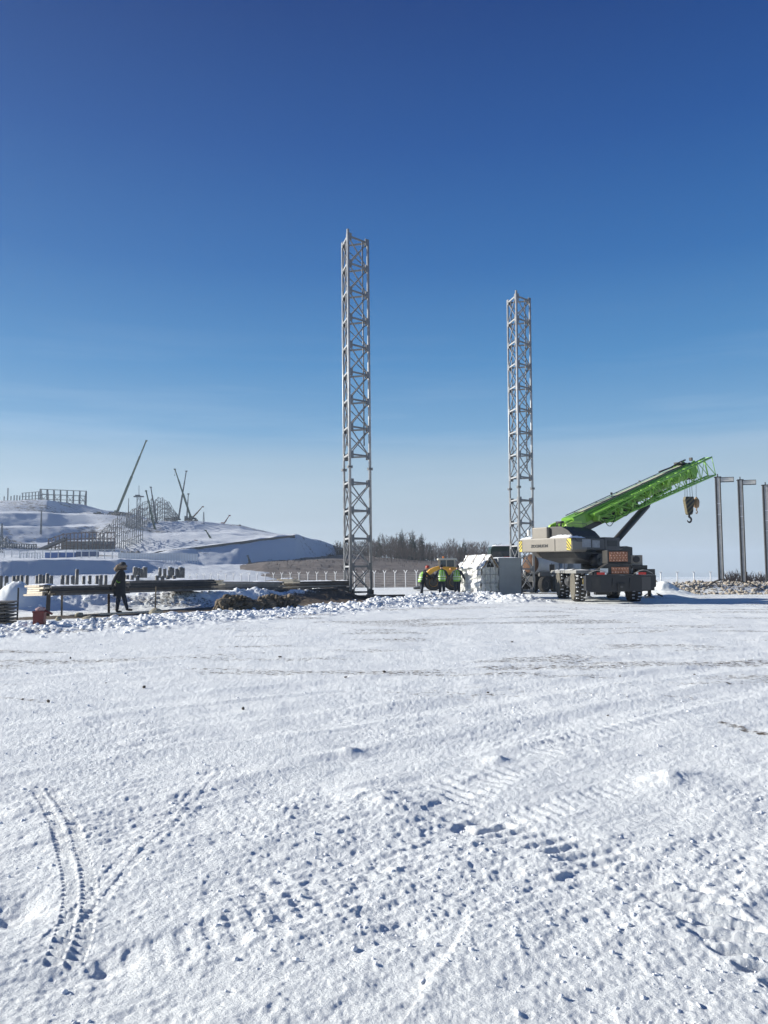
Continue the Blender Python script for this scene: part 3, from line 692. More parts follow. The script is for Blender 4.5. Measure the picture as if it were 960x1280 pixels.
# wheels
def wheel_mesh(r, w, rim):
    ty = MB().lathe([(rim, -w*.40), (rim*1.15, -w*.5), (r*.88, -w*.5), (r*.97, -w*.42), (r, -w*.3), (r, w*.3), (r*.97, w*.42), (r*.88, w*.5), (rim*1.15, w*.5), (rim, w*.40)], n=40, M=Matrix.Rotation(R(90), 3, 'Y'))
    nl = 22
    for k in range(nl):
        for sd in (-1, 1):
            a = 2*math.pi*(k+.5*(sd > 0))/nl; Mx = Matrix.Rotation(a, 3, 'X') @ Matrix.Rotation(sd*R(24), 3, 'Z')
            c = Matrix.Rotation(a, 3, 'X') @ Vector((sd*w*.25, 0, r*1.005))
            ty.box(c, (w*.46, r*.11, r*.05), M=Mx)
    rm = MB().lathe([(.05, w*.10), (rim*.35, w*.12), (rim*.5, w*.05), (rim*.8, w*.02), (rim*.86, w*.30), (rim*1.02, w*.43), (rim*1.02, w*.2), (rim*.9, -w*.2), (.05, -w*.2)], n=28, M=Matrix.Rotation(R(90), 3, 'Y'))
    for k in range(10):
        a = 2*math.pi*k/10; rm.tube([(w*.02, rim*.62*math.cos(a), rim*.62*math.sin(a)), (w*.14, rim*.62*math.cos(a), rim*.62*math.sin(a))], rim*.045, 6)
    rm.tube([(w*.05, 0, 0), (w*.30, 0, 0)], rim*.24, 14, rim*.18)
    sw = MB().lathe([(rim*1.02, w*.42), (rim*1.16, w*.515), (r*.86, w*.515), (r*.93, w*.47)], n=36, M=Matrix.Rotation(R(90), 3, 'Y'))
    return ty, rm, sw
SIDEW = mat('dusty_sunlit_sidewall', (.12, .108, .085), .9, var=.3, scale=6)  # dust plus sunlight put into the tone; the tread stays darker
RIMM = mat('grey_rim', (.24, .22, .18), .6, var=.3, scale=6)
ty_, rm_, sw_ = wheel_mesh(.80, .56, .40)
wheels = []
t0 = None
for (x, y) in ((-1.38, 0), (1.38, 0), (-1.38, 4.5), (1.38, 4.5)):
    w = bpy.data.objects.new('wheel', None); COL.objects.link(w); w.parent = crane; w.location = (x, y, .79); w.rotation_euler.z = 0 if x > 0 else math.pi
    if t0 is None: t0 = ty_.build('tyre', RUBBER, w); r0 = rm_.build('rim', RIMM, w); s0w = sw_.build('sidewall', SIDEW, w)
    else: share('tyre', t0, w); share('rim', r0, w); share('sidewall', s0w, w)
for (wx, wy) in ((-1.38, 0), (-1.38, 4.5), (1.38, 0)):
    sm_ = MB()
    for k in range(16):
        a = -R(55)+R(110)*k/15; x = wx+(-.16 if k % 2 else .1)+rnd.uniform(-.04, .04); rr_ = .82
        sm_.box((x, wy-rr_*math.cos(a), .79+rr_*math.sin(a)), (.10+.06*rnd.random(), .05, .05), rnd.random())
    tag(sm_.build('packed_snow', SNOWT, crane), kind='stuff')
MB().box((-1.30, -.95, 1.02), (.05, .03, .26)).build('reflector', mat('amber_reflector', (.65, .45, .10), .4), crane)
MB().tube([(-1.2, 0, .79), (1.2, 0, .79)], .14, 10).tube([(0, 0, .79), (0, .1, .79)], .33, 12).build('axle', BLACK, crane)
MB().tube([(-1.2, 4.5, .79), (1.2, 4.5, .79)], .14, 10).build('axle', BLACK, crane)
MB().tube([(0, 2.25, 1.38), (0, 2.25, 1.92)], .78, 28).build('slewing_ring', BLACK, crane)
MB().bar((-1.60, 6.9, 1.35), (-1.62, 6.9, 2.0), .03).box((-1.62, 6.86, 1.72), (.28, .06, .42)).build('side_mirror', BLACK, crane, bevel=.01)

# ---- the upper works, turned to the right
SUPC = Vector((CRX, CRY, 0)) + Matrix.Rotation(PSI, 3, 'Z') @ Vector((.05, 2.2, 0))
TH = R(-50)
upw = bpy.data.objects.new('upper_works', None); COL.objects.link(upw); upw.parent = crane; upw.location = (.05, 2.2, 0); upw.rotation_euler.z = TH-PSI
HD = Vector((math.sin(-TH), math.cos(TH), 0)); RD = Vector((HD.y, -HD.x, 0)); GZ0 = gz(CRX, CRY)
def loc(px, py, x, D0=44):
    """upper-works coordinates (y, z) of what shows at pixel (px, py) in the vertical plane x"""
    # solve for y along heading so that projection hits px
    d = at(px, py, 1.0) - Vector((0, 0, EYE)); o = Vector((0, 0, EYE))
    # o + d*t = SUPC + RD*x + HD*y + z
    A = np.array([[d.x, -HD.x], [d.y, -HD.y]]); b = np.array([SUPC.x+RD.x*x, SUPC.y+RD.y*x]); t, y = np.linalg.solve(A, b)
    return float(y), float(EYE+d.z*t-GZ0)
zt = loc(650, 674, -1.6)[1]; zb = loc(650, 691, -1.6)[1]
# upper works count as one part (empty) with its pieces below it
cwp = [(-1.78, zb+.02), (1.55, zb), (1.62, zb+.12), (1.60, zt-.18), (1.42, zt), (-1.62, zt), (-1.80, zt-.16), (-1.85, zb+.14)]
cw = MB().prism(cwp, -4.25, -3.05).build('counterweight', BEIGE, upw, bevel=.05)
# warning chevrons at both ends of its rear face
def chev(x0, x1, sl, name_parent=upw):
    y = -4.262; n = 5
    MB().prism([(x0, zb+.06), (x1, zb+.06), (x1, zt-.07), (x0, zt-.07)], y, y+.012).build('warning_plate', YEL, upw)
    st = MB(); w = (x1-x0); h = (zt-zb-.13)
    for k in range(4):
        z = zb+.02+k*h/3.2
        pts = [(x0, z), (x1, z+sl*w*1.0), (x1, z+sl*w*1.0+.075), (x0, z+.075)]
        pts = [(a, min(zt-.07, max(zb+.06, b))) for a, b in pts]
        if max(b for a, b in pts)-min(b for a, b in pts) > .03: st.prism(pts, y-.006, y)
    st.build('warning_stripes', DARKST, upw, fix=True)
chev(-1.74, -1.55, 1.2); chev(1.28, 1.54, -1.3)
merge_text('ZOOMLION', .20, BLACK, 'maker_lettering', upw, (-.42, -4.262, (zt+zb)/2-.04), (R(90), 0, 0), .006, .006)
def pillow(a, b, c, d, z, h, nm='settled_snow', par=None, seed=1):
    r_ = random.Random(seed); nx, ny = 14, 8; vs = []; fs = []
    for i in range(nx+1):
        for j in range(ny+1):
            e = min(i, nx-i, 2)/2; f = min(j, ny-j, 2)/2; vs.append((a+(b-a)*i/nx, c+(d-c)*j/ny, z+h*math.sqrt(e*f)*(.8+.4*r_.random())))
    for i in range(nx):
        for j in range(ny): k = i*(ny+1)+j; fs.append((k, k+ny+1, k+ny+2, k+1))
    return MB().add(vs, fs, True).build(nm, SNOWT, par or upw, fix=False)
pillow(-1.76, -.98, -4.22, -3.1, zt-.03, .13); pillow(.15, 1.5, -4.22, -3.0, zt-.02, .17, seed=2)
# beige tank / cab back, dark rounded hood
z_c = loc(672, 660, -.9)[1]
MB().span((-.98, -4.12, zt-.05), (-.02, -2.4, z_c)).build('tank_cover', BEIGE, upw, bevel=.05)
cabn = MB().span((-1.55, -1.2, zb+.1), (-.75, 1.0, z_c-.1)).build('cab', BEIGE, upw, bevel=.1)
MB().span((-1.565, -.9, zb+.9), (-1.55, .8, z_c-.25)).span((-1.4, 1.0, zb+.8), (-.9, 1.015, z_c-.25)).build('window', GLASS, upw)
z_h = loc(700, 658.5, .3)[1]; z_e = loc(742, 667, 1.2)[1]
hood = [(0, zt-.05), (0, z_h-.08), (.12, z_h), (.75, z_h-.02), (1.15, z_h-.22), (1.42, z_e-.15), (1.45, zt-.05)]
MB().prism(hood, -3.95, -1.7).build('engine_cover', CHAR, upw, bevel=.03)
MB().tube([(-.1, -3.2, z_c), (-.1, -3.2, z_c+.14)], .05, 8).tube([(.2, -3.6, z_h), (.2, -3.6, z_h+.2)], .035, 6).tube([(.45, -3.6, z_h), (.45, -3.6, z_h+.2)], .05, 8).build('exhaust_pipe', BLACK, upw)
MB().bar((-1.0, -3.9, z_c-.25), (-1.28, -4.0, z_c-.25), .03).box((-1.30, -4.0, z_c-.25), (.10, .16, .30)).build('rear_mirror', WHL, upw, bevel=.02)
# right flank with light panel, window and cabinet
MB().span((1.50, -3.9, zb+.12), (1.60, -1.55, zt-.03)).build('flank_panel', GREYP, upw, bevel=.01)
MB().span((1.602, -3.45, zb+.22), (1.615, -2.75, zt-.08)).span((1.602, -2.62, zb+.22), (1.615, -2.0, zt-.12)).build('side_window', mat('pale_window', (.30, .31, .33), .3, var=.2), upw)
MB().span((1.05, -1.55, zb), (1.62, -.25, zt+.06)).build('valve_cabinet', GREYP, upw, bevel=.03)
MB().span((1.622, -1.35, zb+.3), (1.63, -.5, zt-.1)).build('cabinet_grille', BLACK, upw)
# turntable hull underneath
zh = zb-.0; zl = 1.93
MB().prism([(-3.7, zh), (-.2, zh), (.9, zh+.35), (1.4, zh+.3), (1.4, zl), (-1.9, zl), (-3.4, zh-.30)], -.95, 1.30, axis='x').build('turntable', CHAR, upw, bevel=.03)
MB().prism([(-3.9, zh+.02), (-2.0, zh+.02), (-2.0, zl+.12), (-3.5, zh-.22)], -1.25, -.96, axis='x').build('underside_cover', BEIGE, upw, bevel=.02)
wn = MB().tube([(1.25, -2.15, 2.10), (1.72, -2.15, 2.10)], .31, 20).tube([(1.70, -2.15, 2.10), (1.78, -2.15, 2.10)], .10, 10)
wn.build('winch_drum', BLACK, upw)
# boom
yb, zb0 = loc(704, 661, 0); yt, zt0 = loc(861, 587, 0)
bd = Vector((0, yt-yb, zt0-zb0)); BL = bd.length; bd.normalize(); bn = Vector((0, -bd.z, bd.y))
def BP(s, n, x=0.): return Vector((x, yb, zb0)) + bd*s + bn*n
def boomsec(s0, s1, w, h, name, m, par=upw, off=0.):
    prof = [(-w/2, h/2-.06), (-w/2+.06, h/2), (w/2-.06, h/2), (w/2, h/2-.06), (w/2, -h*.12), (w*.36, -h*.36), (w*.15, -h/2), (-w*.15, -h/2), (-w*.36, -h*.36), (-w/2, -h*.12)]
    vs = [BP(s, n+off, x) for s in (s0, s1) for x, n in prof]; k = len(prof)
    fs = [tuple(range(k)), tuple(range(2*k-1, k-1, -1))] + [(i, i+k, (i+1) % k+k, (i+1) % k) for i in range(k)]
    return MB().add(vs, fs).build(name, m, par, bevel=.012)
HB = .88
bsec = boomsec(.5, BL-1.1, .80, HB, 'boom', GREEN)
boomsec(BL-1.1, BL-.75, .90, HB+.09, 'boom_collar', GREEN, off=.0)
boomsec(BL-.75, BL-.55, .70, HB-.12, 'boom_section', GREEN); boomsec(BL-.55, BL-.42, .82, HB, 'boom_collar', GREEN)
boomsec(BL-.42, BL-.2, .58, HB-.2, 'boom_section', GREEN)
# black plate along the rear half of the belly, and side ribs
MB().bar(BP(1.2, -HB*.47), BP(BL*.5, -HB*.47), .60, .34, up=bn).build('belly_plate', BLACK, upw)
for s in (1.6, BL*.4, BL*.62, BL*.8):
    c = MB()
    for x in (-.41, .41): c.bar(BP(s, -HB*.12, x), BP(s, HB*.42, x), .03, .16, up=(0, 1, 0))
    c.build('boom_rib', GREEN, upw)
MB().bar(BP(1.6, HB*.5+.03, .1), BP(BL-1.0, HB*.5+.03, .1), .34, .05, up=bn).build('boom_top_strip', mat('pale_strip', (.50, .50, .38), .6, var=.2, snow=.3), upw)
hs = MB(); 
for x in (-.28, .30): hs.tube([BP(.8, HB*.5+.07, x), BP(BL-.6, HB*.5+.07, x)], .022, 6)
for s in np.linspace(1.5, BL-1.5, 6): hs.bar(BP(s, HB*.5+.05, -.28), BP(s, HB*.5+.05, .3), .03)
hs.build('boom_hose', BLACK, upw)
MB().box(BP(BL*.36, HB*.5+.22), (.08, .1, .1)).bar(BP(BL*.36, HB*.5, 0), BP(BL*.36, HB*.5+.2, 0), .03).box(BP(BL*.58, HB*.5+.18), (.08, .1, .1)).build('boom_sensor', CHAR, upw)
MB().span((.55, -4.268, zb+.05), (.56, -4.255, zt-.06)).each('panel_seam', DARKST, upw)
for (x, y0_, zz) in ((.35, -3.7, z_h), (.9, -3.7, z_h-.05)): MB().bar((x, y0_, zz), (x, y0_, zz+.22), .02).bar((x, y0_+1.6, zz), (x, y0_+1.6, zz+.22), .02).bar((x, y0_, zz+.22), (x, y0_+1.6, zz+.22), .02).build('hand_rail', GREYP, upw)
for k in range(3): MB().tube([(1.55, -1.2+.12*k, zb+.1), (1.75, -1.0+.12*k, zb-.25-.05*k), (1.5, -.6+.12*k, zl+.1)], .022, 5).build('slew_hose', BLACK, upw)
# boom foot with brackets
MB().prism([(yb-.45, zb0-.65), (yb+.9, zb0-.45), (yb+.8, zb0+.42), (yb+.1, zb0+.38), (yb-.45, zb0+.20), (yb-.55, zb0-.05)], -.58, -.44, axis='x').prism([(yb-.45, zb0-.65), (yb+.9, zb0-.45), (yb+.8, zb0+.42), (yb+.1, zb0+.38), (yb-.45, zb0+.20), (yb-.55, zb0-.05)], .44, .58, axis='x').build('boom_foot_bracket', mat('bright_green', (.36, .60, .08), .4), upw, bevel=.02)
MB().tube([BP(.0, 0, -.66), BP(.0, 0, .66)], .09, 12).build('boom_pin', BLACK, upw)
boomsec(.0, .5, .62, HB*.8, 'boom_heel', GREEN)
MB().tube([(-.2, yb-.3, zb0+.32), (.25, yb-.3, zb0+.32)], .06, 12).build('rope_winch', CHAR, upw)
# boom head: plates, sheaves
hp = MB()
for x in (-.34, .34):
    pl = [BP(BL-.3, .44, x), BP(BL+.15, .52, x), BP(BL+.42, .25, x), BP(BL+.30, -.25, x), BP(BL-.05, -.62, x), BP(BL-.45, -.42, x)]
    q = [p+Vector((.05, 0, 0)) for p in pl]; k = 6
    hp.add(pl+q, [tuple(range(k)), tuple(range(2*k-1, k-1, -1))]+[(i, i+k, (i+1) % k+k, (i+1) % k) for i in range(k)])
hp.build('boom_head', GREEN, upw)
for x in (-.2, 0, .2):
    for (s, n_) in ((BL+.15, .2), (BL+.0, -.42)):
        c = BP(s, n_, x); MB().lathe([(.06, -.035), (.22, -.035), (.19, 0), (.22, .035), (.06, .035)], c, 18, M=Matrix.Rotation(R(90), 3, 'Y')).build('sheave', BLACK, upw)
bh = MB().tube([BP(BL-3.2, .62, -.1), BP(BL-2.0, .60, .0), BP(BL-1.0, .70, .1), BP(BL-.2, .66, .0)], .05, 6).box(BP(BL-.9, .60, 0), (.5, .5, .12)).box(BP(BL+.3, .58, .1), (.16, .16, .2)); bh.build('top_equipment', CHAR, upw)
# luffing cylinder
ya, za = loc(757, 690, .0); y2, z2 = loc(827, 611, .0)
A_, B_ = Vector((0, ya, za)), Vector((0, y2, z2)); mid = A_.lerp(B_, .72)
MB().tube([A_, mid], .20, 16).build('lift_cylinder', BLACK, upw); MB().tube([mid, B_], .13, 14).build('cylinder_rod', CHROME if False else CHAR, upw)
MB().tube([A_+Vector((-.3, 0, 0)), A_+Vector((.3, 0, 0))], .16, 12).prism([(ya-.5, za-.5), (ya+.35, za-.5), (ya+.2, za+.15), (ya-.15, za+.18)], -.34, -.24, axis='x').prism([(ya-.5, za-.5), (ya+.35, za-.5), (ya+.2, za+.15), (ya-.15, za+.18)], .24, .34, axis='x').build('cylinder_bracket', BLACK, upw)
MB().span((-.4, ya-1.2, zl), (.4, ya+.4, za-.3)).build('turntable_front', BLACK, upw, bevel=.03)
# stowed lattice jib along the right side of the boom
X0, X1 = .50, .98
def J(px, py, x=.74): y, z = loc(px, py, x); return Vector((0, y, z))
tl, bl, tr, br = J(742, 643), J(758, 653), J(885, 572), J(890, 594)
jb = bpy.data.objects.new('lattice_jib', None); COL.objects.link(jb); jb.parent = upw
def put(m, name, mt): return m.build(name, mt, jb)
def Q(u, v, x): return tl.lerp(tr, u).lerp(bl.lerp(br, u), v) + Vector((X0+(X1-X0)*x*(.55+.45*u)+(0 if x else 0), 0, 0))
for x in (0, 1):
    for v in (0, 1): put(MB().tube([Q(0, v, x), Q(1, v, x)], .055, 8), 'chord', GREEN_D)
nb = 13
for x in (0, 1):
    for i in range(nb+1):
        put(MB().tube([Q(i/nb, 0, x), Q(i/nb, 1, x)], .024, 6), 'lacing', GREEN_D)
        if i < nb: put(MB().tube([Q(i/nb, i % 2, x), Q((i+1)/nb, 1-i % 2, x)], .022, 6), 'lacing', GREEN_D)
for v in (0, 1):
    for i in range(nb+1):
        put(MB().tube([Q(i/nb, v, 0), Q(i/nb, v, 1)], .022, 6), 'lacing', GREEN_D)
        if i < nb: put(MB().tube([Q(i/nb, v, i % 2), Q((i+1)/nb, v, 1-i % 2)], .02, 6), 'lacing', GREEN_D)
# second, short inner section and brackets, hoses looping below
def Q2(u, v, x): return J(748, 650).lerp(J(838, 596), u).lerp(J(770, 652).lerp(J(842, 610), u), v)+Vector((.44+.16*x, 0, 0))
for x in (0, 1):
    for v in (0, 1): put(MB().tube([Q2(0, v, x), Q2(1, v, x)], .05, 8), 'chord', GREEN_D)
for i in range(11):
    put(MB().tube([Q2(i/10, 0, 1), Q2(min(1, (i+.6)/10), 1, 1)], .04, 6), 'lacing', GREEN_D)
for (px, py, s) in ((776, 640, .42), (790, 633, .36), (748, 648, .3), (812, 618, .34), (835, 603, .42), (848, 600, .34)):
    c = J(px, py); MB().box((.62, c.y, c.z), (.34, s*.5, s), M=Matrix.Rotation(R(-25), 3, 'X')).build('jib_bracket', mat('bright_green', (.36, .60, .08), .4), jb, bevel=.02)
for (a, b, dz) in (((752, 648), (768, 644), .5), ((772, 640), (788, 634), .35), ((795, 632), (806, 622), .45)):
    p, q = J(*a), J(*b); pts = [p.lerp(q, i/8)+Vector((.85, 0, -dz*math.sin(math.pi*i/8))) for i in range(9)]
    MB().tube(pts, .02, 5).build('hydraulic_hose', BLACK, jb)
# ropes, hook block and ball hook
def plumb(px, x): y, z = loc(px, 600, x); return y
yk = loc(861, 632, 0)[0]; z1 = loc(861, 621, 0)[1]; z2_ = loc(861, 643.5, 0)[1]
rp = MB()
for dx in (-.22, -.08, .1, .24): rp.tube([(dx*.6, yk+dx*.9, z1-.05), (dx*.6, yk+dx*.4, zt0-.35)], .014, 5)
tag(rp.build('hoist_rope', BLACK, upw))
w = .31
blkp = [(-w*.82, z1), (w*.82, z1), (w, z1-.22), (w*.55, z2_+.05), (w*.3, z2_), (-w*.3, z2_), (-w*.55, z2_+.05), (-w, z1-.22)]
hk = bpy.data.objects.new('hook_block', None); COL.objects.link(hk); hk.parent = upw; hk.location = (0, yk, 0); hk.rotation_euler.z = -TH+R(8)
MB().prism(blkp, -.14, .14).build('block_plate', mat('worn_yellow', (.13, .108, .055), .6, var=.3, scale=8), hk, bevel=.02)
st = MB()
def clip(poly, keep):
    out = []
    for i in range(len(poly)):
        a, b = poly[i], poly[(i+1) % len(poly)]; ka, kb = keep(a), keep(b)
        if ka >= 0: out.append(a)
        if ka*kb < 0: t = ka/(ka-kb); out.append((a[0]+(b[0]-a[0])*t, a[1]+(b[1]-a[1])*t))
    return out
for k in range(-3, 5):
    c0 = k*.28; f = lambda p: (p[1]-(z1+z2_)/2) - p[0]*.9
    pl = clip(clip(blkp, lambda p: f(p)-c0), lambda p: c0+.15-f(p))
    if len(pl) > 2: st.prism(pl, -.152, -.141)
st.build('block_stripe', DARKST, hk)
hz = z2_; pts = []
MB().tube([(0, 0, hz), (0, 0, hz-.14)], .07, 10).tube([(0, 0, hz-.12)]+[(.13*math.sin(a), 0, hz-.30-.0+.16*math.cos(a)) for a in np.linspace(.0, 4.6, 12)], [.06]+[.062]*8+[.055, .045, .035, .02], 8).build('hook', BLACK, hk)
y3 = loc(870.5, 630, .2)[0]; zb1 = loc(870, 622, .2)[1]; zb2 = loc(870, 634, .2)[1]
MB().tube([(.2, y3, zb1), (.2, y3+.1, zt0+.1)], .012, 5).build('hoist_rope', BLACK, upw)
MB().lathe([(.03, zb1+.05), (.07, zb1), (.17, zb1-.15), (.19, (zb1+zb2)/2), (.15, zb2), (.06, zb2-.05)], (.2, y3, 0), 12).tube([(.2, y3, zb2), (.2, y3, zb2-.22)], .04, 6).tube([(.2, y3, zb2-.2)]+[(.2, y3+.09*math.sin(a), zb2-.3+.09*math.cos(a)) for a in np.linspace(0, 4.4, 8)], .03, 6).build('ball_hook', mat('brass_ball', (.30, .19, .10), .5, var=.3), upw)

# the upper works' pieces become parts of the crane itself
bpy.context.view_layer.update()
UM = Matrix.Translation(upw.location) @ Matrix.Rotation(upw.rotation_euler.z, 4, 'Z')
for o in list(upw.children):
    o.parent = crane; o.matrix_local = UM @ o.matrix_basis if False else UM @ (Matrix.Translation(o.location) @ o.rotation_euler.to_matrix().to_4x4())
bpy.data.objects.remove(upw)

# ================================================================== HUT WRAPPED IN SHEETING, AND THE GREY BOX
FILM = mat('white_sheeting', (.74, .735, .70), .45, var=.10, scale=2.5, bump=.012, bscale=9, spec=.5)
WOOD = mat('weathered_timber', (.30, .22, .14), .8, var=.3, scale=6)
PALEW = mat('fresh_timber', (.70, .60, .45), .75, var=.18, scale=5)
# corners seen at pixels: left back, near corner, right
cN = at(602, 744, 45.0); cL = at(574, 742, 46.9); cR = at(623, 743, 46.3)
hb0 = thing('wrapped_hut', 'small gabled hut wrapped in crumpled white sheeting beside the grey box', 'hut', (cN.x, cN.y, gz(cN.x, cN.y)))
e1 = (cL-cN); e1.z = 0; L1 = e1.length; e1.normalize(); e2 = (cR-cN); e2.z = 0; L2 = e2.length; e2.normalize()
zE = (at(602, 710, 45.0).z) - gz(cN.x, cN.y); zR = at(613, 694, 45.6).z - gz(cN.x, cN.y)
def crumple(P, n, amp, seed):
    a = fbm(np.array([P.x*3.1+P.y*2.3]), np.array([P.z*2.7+seed]), seed, 3)[0]-.5
    b = 1-abs(fbm(np.array([P.x*5+P.y*4.1]), np.array([P.z*3.3-P.x*2]), seed+9, 2)[0]*2-1)
    return P + n*(amp*(a*1.2+(b-.6)*1.0))
def sheet(fn, nu, nv, n, amp, name, seed, m=FILM, par=hb0):
    vs = [crumple(fn(i/nu, j/nv), n, amp, seed) for i in range(nu+1) for j in range(nv+1)]
    fs = [(i*(nv+1)+j, (i+1)*(nv+1)+j, (i+1)*(nv+1)+j+1, i*(nv+1)+j+1) for i in range(nu) for j in range(nv)]
    return MB().add(vs, fs, False).build(name, m, par, fix=False)
Zv = Vector((0, 0, 1)); n1 = -e2.copy(); n2 = -e1.copy()
sheet(lambda u, v: e1*(L1*u)+Zv*(zE*v), 30, 34, n1, .24, 'wall_sheet', 3)
def gab(u, v): h = zE+(zR-zE)*(1-abs(2*u-1)); return e2*(L2*u)+Zv*(h*v)
sheet(gab, 26, 34, n2, .17, 'wall_sheet', 5)
sheet(lambda u, v: e1*L1+e2*(L2*u)+Zv*((zE+(zR-zE)*(1-abs(2*u-1)))*v), 10, 12, -n2, .04, 'wall_sheet', 6)
sheet(lambda u, v: e2*L2+e1*(L1*u)+Zv*(zE*v), 10, 12, -n1, .04, 'wall_sheet', 7)
ov = .16; rdir = (e2*(L2/2)+Zv*(zR-zE)); rn = (Zv*(L2/2)-e2*(zR-zE)).normalized()
sheet(lambda u, v: e1*(L1*u*1.0-ov+ov*2*u)-rdir*.12+rdir*(1.12*v)+Zv*(zE+.03), 34, 16, rn, .20, 'roof_sheet', 11, mat('roof_sheeting', (.72, .73, .74), .6, var=.08, scale=2, snow=.5, bump=.01, bscale=6))
rdir2 = (-e2*(L2/2)+Zv*(zR-zE)); rn2 = (Zv*(L2/2)+e2*(zR-zE)).normalized()
sheet(lambda u, v: e2*L2+e1*(L1*u*1.0-ov+ov*2*u)-rdir2*.12+rdir2*(1.12*v)+Zv*(zE+.03), 20, 10, rn2, .05, 'roof_sheet', 13, MATS['roof_sheeting'])
TAPE = mat('binding_cord', (.30, .29, .28), .8)
for k in range(4):
    u = (k+.6)/4.4; MB().tube([e1*(L1*u)+n1*.085+Zv*(zE*t) for t in np.linspace(0, 1, 9)], .014, 5).build('binding_cord', TAPE, hb0)
for k in range(3):
    z = zE*(.22+.28*k); MB().tube([e1*(L1*t)+n1*.09+Zv*z for t in np.linspace(0, 1, 9)], .012, 5).build('binding_cord', TAPE, hb0)
    MB().tube([e2*(L2*t)+n2*.06+Zv*z for t in np.linspace(0, 1, 9)], .013, 5).build('binding_cord', TAPE, hb0)
for k in range(3):
    u = (k+.6)/3.2; MB().tube([e2*(L2*u)+n2*.065+Zv*(zE*t) for t in np.linspace(0, 1.1, 9)], .013, 5).build('binding_cord', TAPE, hb0)
MB().bar(e2*(L2*.06)+n2*.1+Zv*(zE+.04), e2*(L2*.5)+n2*.1+Zv*(zR-.04), .05, .09).bar(e2*(L2*.94)+n2*.1+Zv*(zE+.04), e2*(L2*.5)+n2*.1+Zv*(zR-.04), .05, .09).build('gable_board', WOOD, hb0)
g1, g2, g3 = (e2*(L2*.27)+Zv*(zE+.05), e2*(L2*.73)+Zv*(zE+.05), e2*(L2*.5)+Zv*(zR-.16))
o_ = n2*.075; MB().add([g1+o_, g2+o_, g3+o_, g1+o_*.3, g2+o_*.3, g3+o_*.3], [(0,1,2),(5,4,3),(0,3,4,1),(1,4,5,2),(2,5,3,0)]).build('gable_opening', mat('dark_opening', (.05, .045, .04), .9), hb0)
for k in range(3):
    u = .1+.4*k; MB().bar(e1*(L1*u)+Zv*zE+rn*.10-rdir*.1, e1*(L1*u)+Zv*zE+rn*.10+rdir*.98, .03, .03).build('roof_batten', WOOD, hb0)

# grey steel box
GBOX = mat('grey_box_paint', (.36, .385, .40), .55, var=.12, scale=1.3, bump=.003, bscale=3)
b0 = at(618.5, 744, 46.2); b1 = at(652.5, 744, 46.6); bw = (b1-b0); bw.z = 0
ct = thing('steel_box', 'tall plain grey steel box standing between the wrapped hut and the crane', 'steel box', (b0.x, b0.y, gz(b0.x, b0.y)-.02), math.atan2(bw.y, bw.x))
bl_ = bw.length; zT = at(620, 697, 46.8).z - gz(b0.x, b0.y)
MB().span((.26, 0, .05), (bl_, 1.5, zT)).build('body', GBOX, ct, bevel=.02)
MB().span((0, .22, .05), (.255, 1.4, zT-.03)).build('shaded_side', mat('shaded_box_side', (.11, .14, .18), .6, var=.15), ct, bevel=.02)  # left side of the box: the hut's shade put into a darker colour
MB().span((.24, -.015, .05), (.29, .0, zT-.02)).span((bl_-.05, -.015, .05), (bl_-.01, 0, zT-.02)).build('edge_angle', STEEL_D, ct)
MB().span((.3, -.012, zT-.06), (bl_-.06, 0, zT-.02)).span((.3, -.012, .06), (bl_-.06, 0, .12)).build('rim_strip', GBOX, ct)
for k in range(2): MB().span((.35+k*.9, .1, -.05), (.5+k*.9, 1.4, .05)).build('skid', WOOD, ct)
pillow(.3, bl_-.05, .1, 1.4, zT-.01, .05, 'settled_snow', ct, 4)
